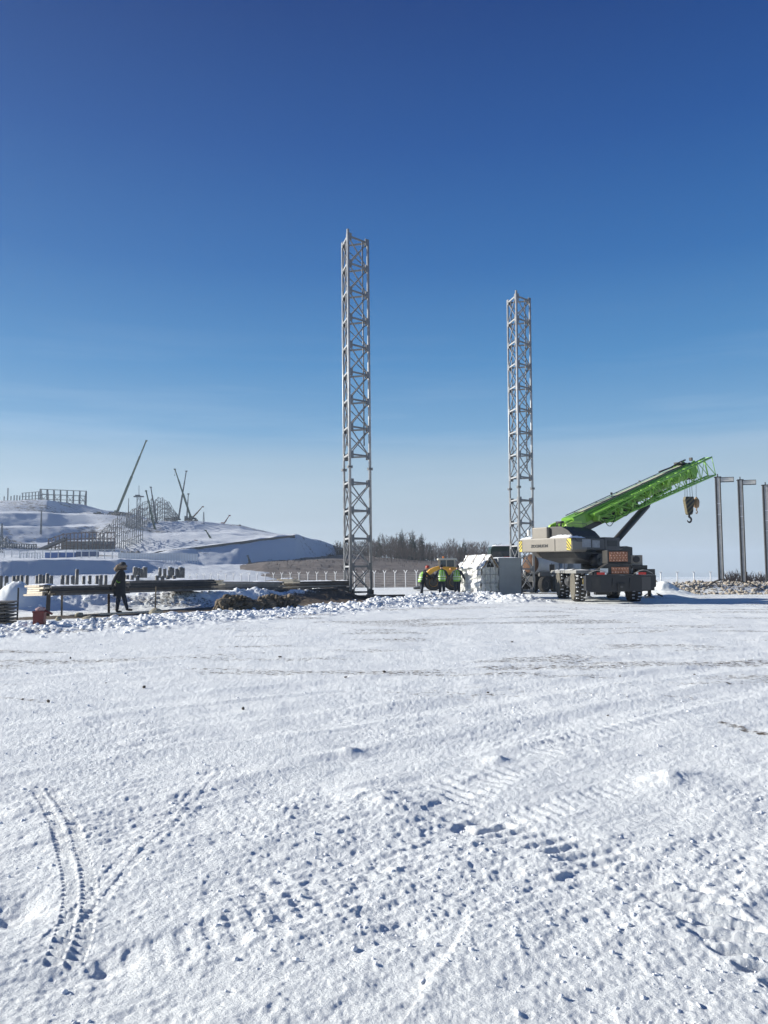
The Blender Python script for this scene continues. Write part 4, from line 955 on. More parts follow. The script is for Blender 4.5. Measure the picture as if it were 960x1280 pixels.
# ================================================================== PEOPLE
NAVY = mat('navy_cloth', (.026, .033, .052), .85, var=.3, scale=9, bump=.004, bscale=30)
DARKC = mat('black_cloth', (.022, .024, .028), .85, var=.3, scale=9, bump=.004, bscale=30)
SKIN = mat('skin', (.42, .25, .18), .6, var=.06); BOOT = mat('boot_leather', (.02, .018, .016), .7)
LIME = mat('lime_vest', (.24, .52, .06), .7, var=.1, scale=12); STRIP = mat('reflective_tape', (.62, .70, .50), .4, var=.08)
def person(label, loc, rz, legs, arms, lean=.05, vest=None, hat='cap', jacket=NAVY, coat=0., scale=1., head_down=.1, group=None, hatm=None):
    p = thing('person', label, 'person', loc, rz, group)
    V = []; E = []; Rr = []
    def vert(q, r, par=None):
        V.append(Vector(q)); Rr.append(r if isinstance(r, tuple) else (r, r)); i = len(V)-1
        if par is not None: E.append((par, i))
        return i
    T = lambda x, y, z: Vector((x, y + math.sin(lean)*(z-.95), .95 + math.cos(lean)*(z-.95))) if z > .95 else Vector((x, y, z))
    pel = vert(T(0, 0, .96), (.18, .145)); wa = vert(T(0, .0, 1.12), (.175, .15), pel); chs = vert(T(0, .01, 1.30), (.20, .16), wa)
    nk0 = vert(T(0, .0, 1.45), (.10, .09), chs); nk = vert(T(0, .01, 1.53), .058, nk0)
    hd0 = T(0, .03+head_down*.2, 1.60); h1 = vert(hd0, (.078, .085), nk); h2_ = vert(T(0, .03+head_down*.4, 1.68), (.083, .098), h1); vert(T(0, .02+head_down*.4, 1.75), (.07, .08), h2_)
    low = 9
    for s, (a, k) in zip((-1, 1), legs):
        hip = vert((s*.10, 0, .90), .13, pel); kx = Vector((s*.10, .44*math.sin(a), .90-.44*math.cos(a)))
        kn = vert(kx, .092, hip); mid = vert(kx+Vector((0, .2*math.sin(a-k)-.01, -.2*math.cos(a-k))), .082, kn)
        an = kx + Vector((0, .41*math.sin(a-k), -.41*math.cos(a-k))); ai = vert(an, .066, mid)
        f = a-k; fd = Vector((0, math.cos(f*.5), math.sin(f*.5)*.8 - .12)).normalized()
        he = vert(an+Vector((0, -.02, -.045)), .048, ai); ba = vert(an+fd*.13+Vector((s*.01, 0, -.045)), .048, he); to = vert(an+fd*.20+Vector((s*.012, 0, -.05)), .036, ba)
        low = min(low, an.z-.095, (an+fd*.2).z-.09)
    hands = []
    for s, (sw, el, spread) in zip((-1, 1), arms):
        sh = vert(T(s*.215, 0, 1.41), .088, nk0)
        base = T(s*.235, 0, 1.40)
        d1 = Vector((s*math.sin(spread), math.sin(sw)*math.cos(spread), -math.cos(sw)*math.cos(spread)))
        e = base + d1*.29; ei = vert(e, .07, sh); a2 = sw+el
        d2 = Vector((s*math.sin(spread)*.4, math.sin(a2), -math.cos(a2))).normalized()
        m_ = vert(e+d2*.12, .062, ei); w = e + d2*.25; wi = vert(w, .034, m_); pm = vert(w+d2*.055, (.042, .028), wi)
        pk = w+d2*.085; hands.append(w+d2*.08)
        side = Vector((0, 1, 0)) if abs(d2.y) < .8 else Vector((0, 0, 1)); side = (side-d2*side.dot(d2)).normalized(); curl = Vector((-s, 0, 0))
        kb = vert(pk, (.038, .022), pm)
        for fi, (off, ln) in enumerate(((-.030, .062), (-.010, .075), (.010, .070), (.030, .055))):
            r0_ = vert(pk+side*off+d2*.012, .0095, kb); q = pk+side*off+d2*(.012+ln*.55)+curl*ln*.15; r1_ = vert(q, .009, r0_); vert(q+d2*ln*.35+curl*ln*.35, .008, r1_)
        t0_ = vert(w+d2*.04+side*.036+curl*.01, .011, pm); vert(w+d2*.085+side*.055+curl*.03, .009, t0_)
    me = bpy.data.meshes.new('body'); me.from_pydata(V, E, []); me.update()
    o = bpy.data.objects.new('body', me); COL.objects.link(o)
    md = o.modifiers.new('skin', 'SKIN'); 
    for i, q in enumerate(me.skin_vertices[0].data): q.radius = Rr[i]; q.use_root = (i == 0)
    md.use_smooth_shade = True
    ss = o.modifiers.new('sub', 'SUBSURF'); ss.levels = ss.render_levels = 1
    dg = bpy.context.evaluated_depsgraph_get(); nm = bpy.data.meshes.new_from_object(o.evaluated_get(dg)); nm.name = 'body'
    bpy.data.objects.remove(o); o = bpy.data.objects.new('body', nm); COL.objects.link(o); o.parent = p; o.location.z = -low
    nm.materials.clear()
    for m_ in (jacket, NAVY, BOOT, SKIN, DARKC): nm.materials.append(m_)
    hc = T(0, .03+head_down*.4, 1.67)
    for f in nm.polygons:
        c = f.center; f.use_smooth = True
        if (c-hc).length < .16 and c.z > hc.z-.11: f.material_index = 3
        elif any((c-h).length < .10 for h in hands): f.material_index = 4
        elif c.z < low+.17: f.material_index = 2
        elif c.z < .92: f.material_index = 1
    def kid(mb, name, m_, **k): x = mb.build(name, m_, p, **k); x.location.z = -low; return x
    # face
    for s in (-1, 1):
        kid(sph(hc+Vector((s*.032, .088, .01)), .012, 8), 'eye', BOOT); kid(sph(hc+Vector((s*.082, .0, -.01)), .024, 8, 1.3), 'ear', SKIN)
    kid(MB().prism([(0, -.03), (.028, -.028), (.004, .02)], -.012, .012, axis='x'), 'nose', SKIN).location += hc+Vector((0, .09, 0))
    kid(MB().box(hc+Vector((0, .088, -.055)), (.045, .012, .008)), 'mouth', mat('lips', (.30, .12, .10), .6))
    if hat == 'helmet':
        kid(MB().lathe([(.155, .0), (.128, .012), (.125, .05), (.10, .10), (.05, .13), (.0001, .137)], hc+Vector((0, 0, .035)), 16), 'helmet', hatm)
    elif hat == 'cap':
        kid(MB().lathe([(.10, -.035), (.104, .0), (.103, .05), (.085, .095), (.04, .118), (.0001, .12)], hc+Vector((0, -.01, .01)), 14), 'knitted_cap', hatm or DARKC)
    def shell(zs, rx, ry, name, m_, back=False):
        n = 20; vs = []; fs = []
        for z, a, b in zip(zs, rx, ry):
            for k in range(n):
                t = 2*math.pi*k/n; c, s_ = math.cos(t), math.sin(t)
                vs.append(T(a*abs(c)**.8*(1 if c > 0 else -1), b*abs(s_)**.8*(1 if s_ > 0 else -1), z))
        for i in range(len(zs)-1):
            for k in range(n):
                if not back or 11 <= k <= 18: fs.append((i*n+k, i*n+(k+1) % n, (i+1)*n+(k+1) % n, (i+1)*n+k))
        return kid(MB().add(vs, fs, True), name, m_)
    if coat: shell([.95-coat, .95-coat*.5, .95, 1.12, 1.30, 1.42, 1.48], [.25, .235, .225, .215, .225, .21, .11], [.21, .20, .19, .18, .18, .14, .09], 'coat', jacket)
    if vest:
        z0 = .86; v = shell([z0, .95, 1.1, 1.25, 1.38, 1.46, 1.50], [.225, .22, .21, .212, .20, .15, .10], [.215, .21, .20, .20, .17, .13, .09], 'safety_vest', LIME, vest == 'back')
        for za in (1.0, 1.13): 
            b = shell([za-.03, za+.03], [.226, .222], [.219, .217], 'reflective_strip', STRIP, vest == 'back'); b.parent = v; b.location.z = 0
        for s in (-1, 1):
            x = MB()
            for q0, q1 in ((1.15, 1.30), (1.30, 1.42)):
                x.add([T(s*.07, -.212 if q < 1.35 else -.18, q) + Vector((dx, 0, 0)) for q in (q0, q1) for dx in (-.022, .022)], [(0, 1, 3, 2)])
            b = x.build('reflective_strip', STRIP, v)
    p.scale = (scale,)*3
    return p, low, T
def stand(px, D): q = at(px, 740, D); return (q.x, q.y, gz(q.x, q.y)+.02)
# walker by the board trestle
g = gpt(149, 767)
w1, lw, TT = person('worker in dark coat walking right past the trestle with a tan bundle on the head', (g.x, g.y, gz(g.x, g.y)+.01), R(-86), ((.34, .06), (-.02, .10)), ((-.15, .35, .15), (-.55, .18, .12)), lean=.06, coat=.40, jacket=DARKC, hat='cap', scale=1.06)
# sash of the vest worn under an arm
sash = MB().tube([Vector((.19*math.cos(t)*0+.215, .02+.10*math.cos(t), 1.22+.17*math.sin(t)-lw)) for t in np.linspace(1.2, 5.2, 12)], .018, 6).build('lime_strap', mat('lime_strap', (.20, .42, .06), .7), w1)
bun = thing('bundle', 'lumpy tan fur-like bundle carried on the head of the walking worker', 'bundle', (g.x, g.y, gz(g.x, g.y)+1.75))
bun.scale = (.85, .85, .75)
TAN = mat('tan_fleece', (.20, .14, .095), .95, var=.45, scale=7, dirt=(.34, .27, .20), bump=.03, bscale=14)
rg = np.random.RandomState(4)
def lump(c, r, seed, sx=1, sy=1, sz=1):
    q = IV*(1+.35*(fbm(IV[:, 0]*2+seed, IV[:, 1]*2+IV[:, 2]*3, seed, 3)[:, None]-.5)*1.6)*np.array([sx, sy, sz])*r+np.array(c)
    return MB().add([tuple(x) for x in q], [tuple(f) for f in IF], True)
lump((-.02, 0, .06), .20, 3, 1.1, 1.0, .85).build('fleece', TAN, bun); lump((.14, .02, .08), .17, 5, 1.25, 1.1, .7).build('flap', TAN, bun); lump((-.14, .0, -.04), .15, 8, .9, .9, 1.0).build('fleece', TAN, bun)
lump((.20, -.05, -.05), .12, 9, 1.2, .9, .55).build('flap', mat('brown_fleece', (.10, .075, .06), .95, var=.4, scale=9), bun)
GRP = 'workers standing between the lattice tower and the wrapped hut'
RH = mat('red_helmet', (.45, .055, .03), .35)
person('worker with red helmet bending forward, left of the two workers facing away', stand(527.5, 46.4), R(-70), ((.10, .06), (-.08, .12)), ((.7, .5, .1), (.8, .4, .1)), lean=.30, vest='back', hat='helmet', hatm=RH, coat=.18, jacket=DARKC, head_down=.3, group=GRP, scale=1.0)
MB_ = MB()
person('worker with lime vest seen from the back, middle one of the standing group of three', stand(552.5, 46.2), R(6), ((.05, .04), (-.04, .08)), ((.25, .35, .42), (.3, .4, .42)), lean=.10, vest=True, hat='cap', group=GRP, scale=1.04, coat=.12)
person('worker with lime vest seen from the back, next to the wrapped hut', stand(571.5, 46.3), R(-16), ((.08, .1), (-.05, .05)), ((.5, .5, .40), (.25, .4, .40)), lean=.14, vest=True, hat='cap', group=GRP, scale=1.02, coat=.12)
# lime patch on the first worker's back
# ================================================================== YELLOW LOADER
YP = mat('loader_yellow', (.75, .38, .03), .45, var=.12, scale=2)
LD = 66.0
q0 = at(552, 735, LD); LZ = gz(q0.x, q0.y)
ld = thing('wheel_loader', 'yellow wheel loader with pale cab roof and orange beacon behind the workers', 'loader', (q0.x, q0.y, LZ))
def LP(px, py): a = at(px, py, LD); return (a.x-q0.x, a.z-LZ)
fd = [LP(*p) for p in ((532.5,722),(533.5,715),(537,711.5),(542,709.2),(548,707.5),(549,713),(543,714),(539.5,717),(537.5,722))]
MB().prism(fd, -.9, .9).build('front_fender', YP, ld, bevel=.03)
MB().prism([LP(*p) for p in ((548,708),(572,709),(574,715),(573,727),(548,727))], -.75, .75).build('engine_body', YP, ld, bevel=.04)
(cx0, cz0), (cx1, cz1) = LP(548.5, 714), LP(568, 700)
cab = MB()
for x in (cx0+.05, (cx0*.55+cx1*.45), cx1-.05):
    for y in (-.65, .65): cab.bar((x, y, cz0), (x, y, cz1), .09)
cab.each('cab_post', mat('cab_post', (.35, .32, .26), .5), ld)
MB().span((cx0+.08, -.62, cz0), (cx1-.08, .62, cz1-.02)).build('cab_glass', mat('cab_glass', (.03, .05, .06), .1, spec=.9), ld)
MB().span((cx0-.1, -.78, cz1), (cx1+.12, .78, cz1+.14)).build('cab_roof', mat('pale_roof', (.5, .48, .43), .6, snow=.3), ld, bevel=.03)
MB().tube([((cx0*.7+cx1*.3), 0, cz1+.14), ((cx0*.7+cx1*.3), 0, cz1+.30)], .07, 10).build('beacon', mat('orange_beacon', (.8, .22, .02), .3), ld)
MB().tube([(cx0+.2, .3, cz1+.1), (cx0+.2, .3, cz1+.1)], .02).build('x', YP, ld) if False else None
sph((LP(562.5, 711.5)[0], -.8, LP(562.5, 711.5)[1]), .13, 10).build('lamp', mat('orange_lamp', (.7, .3, .08), .4), ld)
ty2, rm2, _sw = wheel_mesh(.66, .45, .34); tm = None
for (px_, y) in ((541, -.85), (541, .85), (566, -.85), (566, .85)):
    w = bpy.data.objects.new('wheel', None); COL.objects.link(w); w.parent = ld; w.location = (LP(px_, 730)[0], y, .66); w.rotation_euler.z = R(90) if y > 0 else R(-90)
    if tm is None: tm = ty2.build('tyre', RUBBER, w); rm_o = rm2.build('rim', YP, w)
    else: share('tyre', tm, w); share('rim', rm_o, w)
MB().prism([(-2.3, .1), (-1.6, .1), (-1.6, .95), (-1.75, .95), (-1.85, .35), (-2.3, .25)], -1.1, 1.1).build('bucket', GREYP, ld)
MB().bar((-1.65, .5, .5), (-.6, .5, 1.3), .12, .2).build('lift_arm', YP, ld); MB().bar((-1.65, -.5, .5), (-.6, -.5, 1.3), .12, .2).build('lift_arm', YP, ld)

# ================================================================== TRUCKS BEHIND THE BOX
def vehicle_wheels(t, spots, r, w, rim=.28):
    a, b, _sw = wheel_mesh(r, w, rim); t1 = b1_ = None
    for (x, y, s) in spots:
        e = bpy.data.objects.new('wheel', None); COL.objects.link(e); e.parent = t; e.location = (x, y, r-.01); e.rotation_euler.z = 0 if s > 0 else math.pi
        if t1 is None: t1 = a.build('tyre', RUBBER, e); b1_ = b.build('rim', RIMM, e)
        else: share('tyre', t1, e); share('rim', b1_, e)
q1 = at(633, 740, 59.5)
dt = thing('truck', 'dark green truck cab with snow on its roof, looking over the grey box', 'truck', (q1.x, q1.y, gz(q1.x, q1.y)))
DG = mat('dark_green_cab', (.018, .035, .028), .4, var=.3, scale=3)
zt_ = at(633, 682.5, 59.5).z-gz(q1.x, q1.y)
MB().prism([(-1.12, .9), (1.12, .9), (1.12, zt_-.25), (.98, zt_), (-.98, zt_), (-1.12, zt_-.25)], 0, 1.7).build('cab', DG, dt, bevel=.05)
MB().span((-.98, -.02, 2.15), (.98, .01, zt_-.35)).build('windscreen', GLASS, dt); MB().span((-.15, -.05, 2.0), (.35, -.02, 2.62)).build('red_panel', mat('red_panel', (.33, .04, .035), .5), dt)
MB().span((-1.15, -.1, .55), (1.15, .1, .95)).build('bumper', GREYP, dt, bevel=.03)
MB().span((-1.05, 1.75, 1.0), (1.05, 5.2, 2.7)).build('load_body', DG, dt, bevel=.03)
for s in (-1, 1): MB().bar((s*1.12, -.05, 2.7), (s*1.32, -.1, 2.7), .03).box((s*1.33, -.1, 2.45), (.12, .06, .42)).build('mirror', BLACK, dt)
pillow(-.95, .95, .1, 1.6, zt_-.01, .12, 'settled_snow', dt, 9)
vehicle_wheels(dt, ((-1.0, .9, -1), (1.0, .9, 1), (-1.0, 4.0, -1), (1.0, 4.0, 1)), .52, .32)
q2 = at(663, 742, 58.0)
tk = thing('tank_truck', 'pale grey tank on black wheels with a rusty round end, behind the right lattice tower', 'tank truck', (q2.x, q2.y, gz(q2.x, q2.y)), R(-46))
MB().lathe([(.0001, -.05), (.5, -.02), (.62, .08)], (0, 0, 2.05), 24, M=Matrix.Rotation(R(-90), 3, 'X')).build('tank_end', RUST, tk) if False else None
tank = MB().lathe([(.0001, -.14), (.45, -.10), (.66, .0), (.70, .10)], (0, 0, 2.05), 24, M=Matrix.Rotation(R(-90), 3, 'X')).build('tank_end', RUST, tk)
MB().lathe([(.70, .10), (.78, .5), (.80, 1.2), (.80, 3.6), (.7, 3.85), (.3, 4.0), (.0001, 4.02)], (0, 0, 2.05), 28, M=Matrix.Rotation(R(-90), 3, 'X')).build('tank', mat('pale_tank', (.42, .43, .45), .5, var=.12, scale=2), tk)
MB().span((-.45, 0, .75), (.45, 4.6, 1.15)).build('frame', BLACK, tk)
MB().span((-.72, .2, 1.15), (-.55, 3.6, 1.45)).span((.55, .2, 1.15), (.72, 3.6, 1.45)).each('saddle', GREYP, tk)
MB().span((-1.0, 4.2, .9), (1.0, 6.0, 2.7)).build('cab', mat('pale_cab', (.40, .41, .42), .5), tk, bevel=.08)
vehicle_wheels(tk, ((-.95, .4, -1), (.95, .4, 1), (-.95, 1.75, -1), (.95, 1.75, 1), (-.95, 5.0, -1), (.95, 5.0, 1)), .56, .36)
MB().bar((1.1, 2.3, 2.1), (1.1, 2.3, 1.3), .03).box((1.1, 2.25, 2.0), (.30, .05, .5)).build('mirror', mat('mirror_back', (.16, .22, .30), .4), tk, bevel=.02)

# ================================================================== STEEL COLUMNS ON THE RIGHT
COLST = mat('column_flange', (.055, .052, .05), .6, .2, var=.3, scale=2); COLWEB = mat('column_web', (.55, .53, .49), .65, var=.25, scale=1.5, snow=.2)  # web far paler than the flanges: sunlight put into its colour
for (bx, by, ty, D, hw, arm, lab) in ((901.7, 729, 597, 60, .24, 0.92, 'steel column nearest the crane with a short cantilever arm at its top'),
                                (930.0, 731, 600.5, 61, .23, 0.92, 'middle steel column of the row, frost down its web and a short arm on top'),
                                (961.5, 729, 607, 62, .27, 1.2, 'steel column at the right edge, farthest from the crane')):
    b = at(bx, by, D); z0 = gz(b.x, b.y); tz = at(bx-4, ty, D).z
    hw -= .05; t = thing('steel_column', lab, 'steel column', (b.x, b.y, z0-.05), R(-17), 'row of steel columns on the rubble')
    H = tz-z0+.05; H = H
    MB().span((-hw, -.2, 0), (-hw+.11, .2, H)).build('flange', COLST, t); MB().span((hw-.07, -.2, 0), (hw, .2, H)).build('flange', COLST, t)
    MB().span((-hw+.11, -.185, 0), (hw-.07, -.15, H)).build('web', COLWEB, t)  # web set forward between the flanges so it reads as sunlit
    zm = b.z-z0+ (at(bx-2, 673, D).z - b.z)
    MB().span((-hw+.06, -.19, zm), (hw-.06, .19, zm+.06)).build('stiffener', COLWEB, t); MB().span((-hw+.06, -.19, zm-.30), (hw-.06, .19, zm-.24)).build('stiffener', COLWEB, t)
    pillow(-hw+.08, hw-.08, -.18, -.04, zm+.06, .12, 'settled_snow', t, 3)
    MB().span((-hw-.05, -.24, H), (hw+.05, .24, H+.06)).build('cap_plate', COLST, t)
    MB().span((-.45, -.35, -.05), (.45, .35, .06)).build('base_plate', COLST, t)
    am = MB().span((hw, -.16, H-.04), (hw+arm, .16, H+.0)).build('arm_flange', COLST, t); MB().span((hw, -.16, H-.36), (hw+arm, .16, H-.32)).build('arm_flange', COLST, t)
    MB().span((hw, -.17, H-.31), (hw+arm-.03, -.14, H-.05)).build('arm_web', mat('arm_web', (.66, .63, .57), .6, var=.15), t); MB().span((hw+arm-.03, -.16, H-.32), (hw+arm, .16, H-.04)).build('end_plate', COLST, t)  # cream of the arm web is sunlight put into its colour
    MB().tube([(0, 0, H+.06), (0, 0, H+.28)], .04, 6).build('lifting_eye', COLST, t)
    for k in range(3):
        zz = H*(.55+.1*k); MB().span((-hw+.08, -.20, zz), (hw-.08, -.187, zz+.04)).build('frost_patch', SNOWT, t)
# bent reinforcing bars in the rubble
rt = at(888, 738, 54); RBM = mat('dark_rod', (.035, .028, .025), .8)
rb = thing('bent_rods', 'tangle of thin dark bent rods sticking from the rubble before the columns', 'bent rods', (rt.x, rt.y, gz(rt.x, rt.y)))
def RP(px, py, D=54): a = at(px, py, D); return (a.x-rt.x, a.y-rt.y+0, a.z-gz(rt.x, rt.y))
for pts, r in (([(862,749),(872,741),(884,733),(893,727),(901,724)], .035), ([(866,748),(880,738),(890,735)], .03), ([(900,725),(910,724),(922,726),(938,729),(950,735),(962,743)], .028), ([(900,751),(904,743),(912,736),(918,726)], .018),
               ([(916,752),(914,740),(911,733)], .016), ([(925,750),(921,742),(917,736)], .016), ([(895,729),(898,733),(906,735)], .03), ([(933,715),(933,728)], .045)):
    MB().tube([RP(x, y, 54-.3*i) for i, (x, y) in enumerate(pts)], r*1.35, 6).build('rod', RBM, rb)
lg = at(832, 742, 49); lt = thing('log', 'dark weathered log lying on the blue-shaded snow heap right of the crane', 'log', (lg.x, lg.y, gz(lg.x, lg.y)))
def LG(px, py, D): a = at(px, py, D); return (a.x-lg.x, a.y-lg.y, a.z-gz(lg.x, lg.y))
MB().tube([LG(822, 729, 50), LG(828, 732, 49.5), LG(838, 741, 48.6)], [.10, .14, .12], 9).build('trunk', mat('old_bark', (.09, .07, .055), .9, var=.4, scale=9, snow=.2), lt)
MB().tube([LG(826, 731, 49.6), LG(830, 727, 49.5)], .04, 6).build('branch_stub', MATS['old_bark'], lt)
cb = MB().tube([(gpt(806, 747).x, gpt(806, 747).y, .10), (gpt(815, 744).x, gpt(815, 744).y, .25), (gpt(828, 747).x, gpt(828, 747).y, .08)], .04, 6)
tag(cb.build('cable', BLACK), 'short dark cable lying on the snow right of the crane wheels', 'cable')

# ================================================================== BOARDS, TRESTLE, SOIL HEAP
BOARD = [mat('board_grey', (.15, .14, .13), .85, var=.3, scale=3, snow=.25), mat('board_brown', (.10, .085, .07), .85, var=.3, scale=3, snow=.2), mat('board_dark', (.05, .05, .052), .8, var=.3, scale=3, snow=.25), mat('board_pale', (.27, .25, .22), .85, var=.25, scale=3, snow=.3)]
def stack(name, label, a, b, nlay, nwide, bw_, bh, cat='boards', pale=0., mats=BOARD, sag=.02, gap=.012, seed=1, snow=True, group=None):
    r_ = random.Random(seed); a = Vector(a); b = Vector(b); d = b-a; L = d.length; t = thing(name, label, cat, a, math.atan2(d.y, d.x), group); sl = (b.z-a.z)/L
    for i in range(nlay):
        for j in range(nwide):
            x0 = r_.uniform(-.25, .15); x1 = L+r_.uniform(-.3, .3); y = (j-(nwide-1)/2)*(bw_+gap)+r_.uniform(-.01, .01); z = i*(bh+gap)
            m = mats[r_.randrange(len(mats))]
            MB().bar((x0, y, z+bh/2+sl*x0+r_.uniform(-.006, .006)), (x1, y+r_.uniform(-.03, .03), z+bh/2+sl*x1), bw_, bh).build('board', m, t)
        if i % 2 == 1 and i < nlay-1:
            pass
    if snow:
        zt__ = nlay*(bh+gap); n = 40; w = nwide*(bw_+gap)/2; vs = []; fs = []
        for i in range(n+1):
            for j in range(5):
                x = L*i/n; yy = -w+2*w*j/4; e = min(j, 4-j)/2; vs.append((x, yy, zt__+sl*x-.02+(.06*math.sqrt(e)*r_.uniform(.5, 1.2) if 0 < i < n else 0)*(1 if fbm(np.array([x*.9]), np.array([seed*3.1]), 7, 2)[0] > .40 else .1)))
        for i in range(n):
            for j in range(4): k = i*5+j; fs.append((k, k+5, k+6, k+1))
        MB().add(vs, fs, True).build('snow_cover', SNOWT, t, fix=False)
    return t
s0 = at(62, 743, 29.8); s1 = at(150, 740, 31.5); s0.z = at(62, 744.5, 29.8).z; s1.z = at(150, 741.5, 31.8).z
stack('board_stack', 'long dark boards lying on the trestle beside the walking worker', s0, s1, 4, 4, .15, .078, seed=2)
pa = at(38.5, 745, 30.6); pb = at(60, 744.5, 29.75)
stack('pale_board_stack', 'short stack of pale fresh boards at the left end of the trestle', (pa.x, pa.y+.1, pa.z), (pb.x, pb.y+.1, pb.z), 5, 3, .16, .07, mats=[PALEW, mat('pale_wood', (.55, .47, .36), .8, var=.2)], seed=3, snow=True)
s2 = at(152, 741, 33.5); s3 = at(262, 737.5, 38)
stack('board_stack', 'long dark boards just right of the walking worker, in front of the pipe piles', s2, s3, 5, 4, .2, .09, seed=5)
s4 = at(262, 737.5, 40); s5 = at(352, 737.5, 42)
stack('board_stack', 'dark boards with a pale end, right of the long stack by the worker', s4, s5, 5, 4, .2, .075, seed=7)
s6 = at(350, 740, 44); s7 = at(432, 738, 46)
stack('board_stack', 'wide low stack of dark planks ending at the nearer lattice tower', s6, s7, 7, 5, .22, .07, seed=9)
for k, (x0, x1, y, D, lab) in enumerate(((262, 275, 731, 39.4, 'pale boards on the dark stack behind the snow lumps, left pair'), (351, 368, 729, 43.4, 'pale boards on top of the wide low plank stack'))):
    a, b = at(x0, y, D), at(x1, y, D)
    stack('pale_boards', lab, a, b, 3, 2, .18, .07, mats=[PALEW], seed=20+k, snow=True)
# trestle legs under the near stack
tr_ = thing('trestle', 'timber and steel trestle carrying the long dark boards at the left', 'trestle', (s0.x, s0.y, gz(s0.x, s0.y)))
def TP(px, py, D): a = at(px, py, D); return Vector((a.x-s0.x, a.y-s0.y, a.z-gz(s0.x, s0.y)))
OLD = mat('old_timber', (.12, .085, .06), .9, var=.35, scale=6)
MB().bar(TP(61, 741, 29.7), TP(59.5, 769, 29.3), .14, .14).build('leg', OLD, tr_)
MB().bar(TP(77.5, 741, 30.3), TP(77, 773, 29.9), .07, .07).build('leg', WOOD, tr_)
MB().bar(TP(136, 741, 31.6), TP(136, 770, 31.2), .09, .09).build('leg', OLD, tr_)
MB().bar(TP(60, 742.5, 29.6), TP(86, 741.2, 30.2), .06, .05).build('rail', PALEW, tr_); MB().bar(TP(105, 740.4, 30.6), TP(130, 739.8, 31.2), .06, .05).build('rail', PALEW, tr_)
for (px, y0, y1, D, lab, m, w) in ((21.5, 740, 778, 27.5, 'dark upright stake at the left, between the snow mound and the red bin', BLACK, .05), (194, 738, 764, 31.5, 'pale wooden stake standing in the dirt path right of the worker', WOOD, .055)):
    a = at(px, y1, D); h = at(px, y0, D).z; z = gz(a.x, a.y)
    s_ = MB().box((0, 0, (h-z)/2), (w, w, h-z+.3)).build('stake', m); s_.location = (a.x, a.y, z); s_.rotation_euler = (.02, .01, .3); tag(s_, lab, 'stake', 'stakes along the dirt path')
# red bin with rag
rbp = gpt(49, 786); zb_ = gzf(rbp.x, rbp.y)-.02
bin_ = thing('red_bin', 'dark red square bin with crumpled red and white rag on its top', 'bin', (rbp.x, rbp.y, zb_), R(8))
RB = mat('dark_red', (.14, .025, .022), .55, var=.25, scale=8)
MB().span((-.15, -.14, 0), (.15, .14, .42)).build('box', RB, bin_, bevel=.015); MB().span((-.165, -.155, .40), (.165, .155, .45)).build('lid', RB, bin_, bevel=.01)
lump((.04, 0, .50), .10, 5, 1.5, 1, .7).build('rag', mat('red_rag', (.45, .05, .06), .9, var=.5, scale=14, dirt=(.7, .62, .6)), bin_)
MB().bar((.12, 0, .48), (.36, -.05, .36), .06, .05).build('spout', RB, bin_)
# left edge: dark pallet stack
pz = at(2, 778, 25); z = gz(pz.x, pz.y)
stk = thing('pallet_stack', 'dark weathered stack of pallets cut by the left edge', 'pallets', (pz.x-.35, pz.y, z+.02), R(4))
for k in range(7):
    MB().box((rnd.uniform(-.03, .03), 0, .05+k*.105), (1.3, .9, .045)).build('slab', BOARD[k % 3] if k else WOOD, stk)
    for x in (-.5, 0, .5): MB().box((x, 0, .02+k*.105), (.12, .85, .055)).build('block', BOARD[(k+1) % 3], stk)
# sacks and small bits by the trestle
SACK = mat('yellowish_sack', (.30, .27, .20), .85, var=.3, scale=7, bump=.02)
for (px, py, r, sx, lab) in ((99, 771, .13, 1.2, 'small yellowish sack leaning at the foot of the trestle'), (112, 776, .12, 1.9, 'flat greyish tan sack on the snow by the trestle'), (73, 776, .12, .8, 'pale pointed scrap of sheet standing in snow beside the red bin'), (195, 770, .2, 1.3, 'rounded pale stone at the foot of the pale stake')):
    g_ = gpt(px, py); o = lump((0, 0, 0), r, int(px), sx, 1, .85).build('sack' if 'sack' in lab else 'scrap' if 'scrap' in lab else 'stone', SACK); o.location = (g_.x, g_.y, gzf(g_.x, g_.y)+r*.5); tag(o, lab, 'sack' if 'sack' in lab else 'scrap' if 'scrap' in lab else 'stone')
# heap of dark soil
hp_ = gl((272, 766), (300, 764), (330, 763), (366, 760)); rg = np.random.RandomState(31); n = 1100
t_ = rg.rand(n); X = np.interp(t_, np.linspace(0, 1, len(hp_)), [p[0] for p in hp_])+rg.normal(size=n)*.12; Y = np.interp(t_, np.linspace(0, 1, len(hp_)), [p[1] for p in hp_])+rg.normal(size=n)*.45
env = np.sin(np.clip(t_, .04, .97)*math.pi)**.55*(.75+.25*np.sin(t_*9)); Hh = .80*env*np.exp(-((Y-np.interp(t_, np.linspace(0, 1, len(hp_)), [p[1] for p in hp_]))/.6)**2)
S = .05+.13*rg.rand(n)**2; P = np.stack([X, Y, base_h(X, Y)+Hh*rg.rand(n)**.4-.02], 1)
tag(clump('soil_heap', P, S, SOIL, 32, flat=.8), 'low heap of dark frozen soil and clods left of the lattice tower', 'soil heap', kind='stuff')
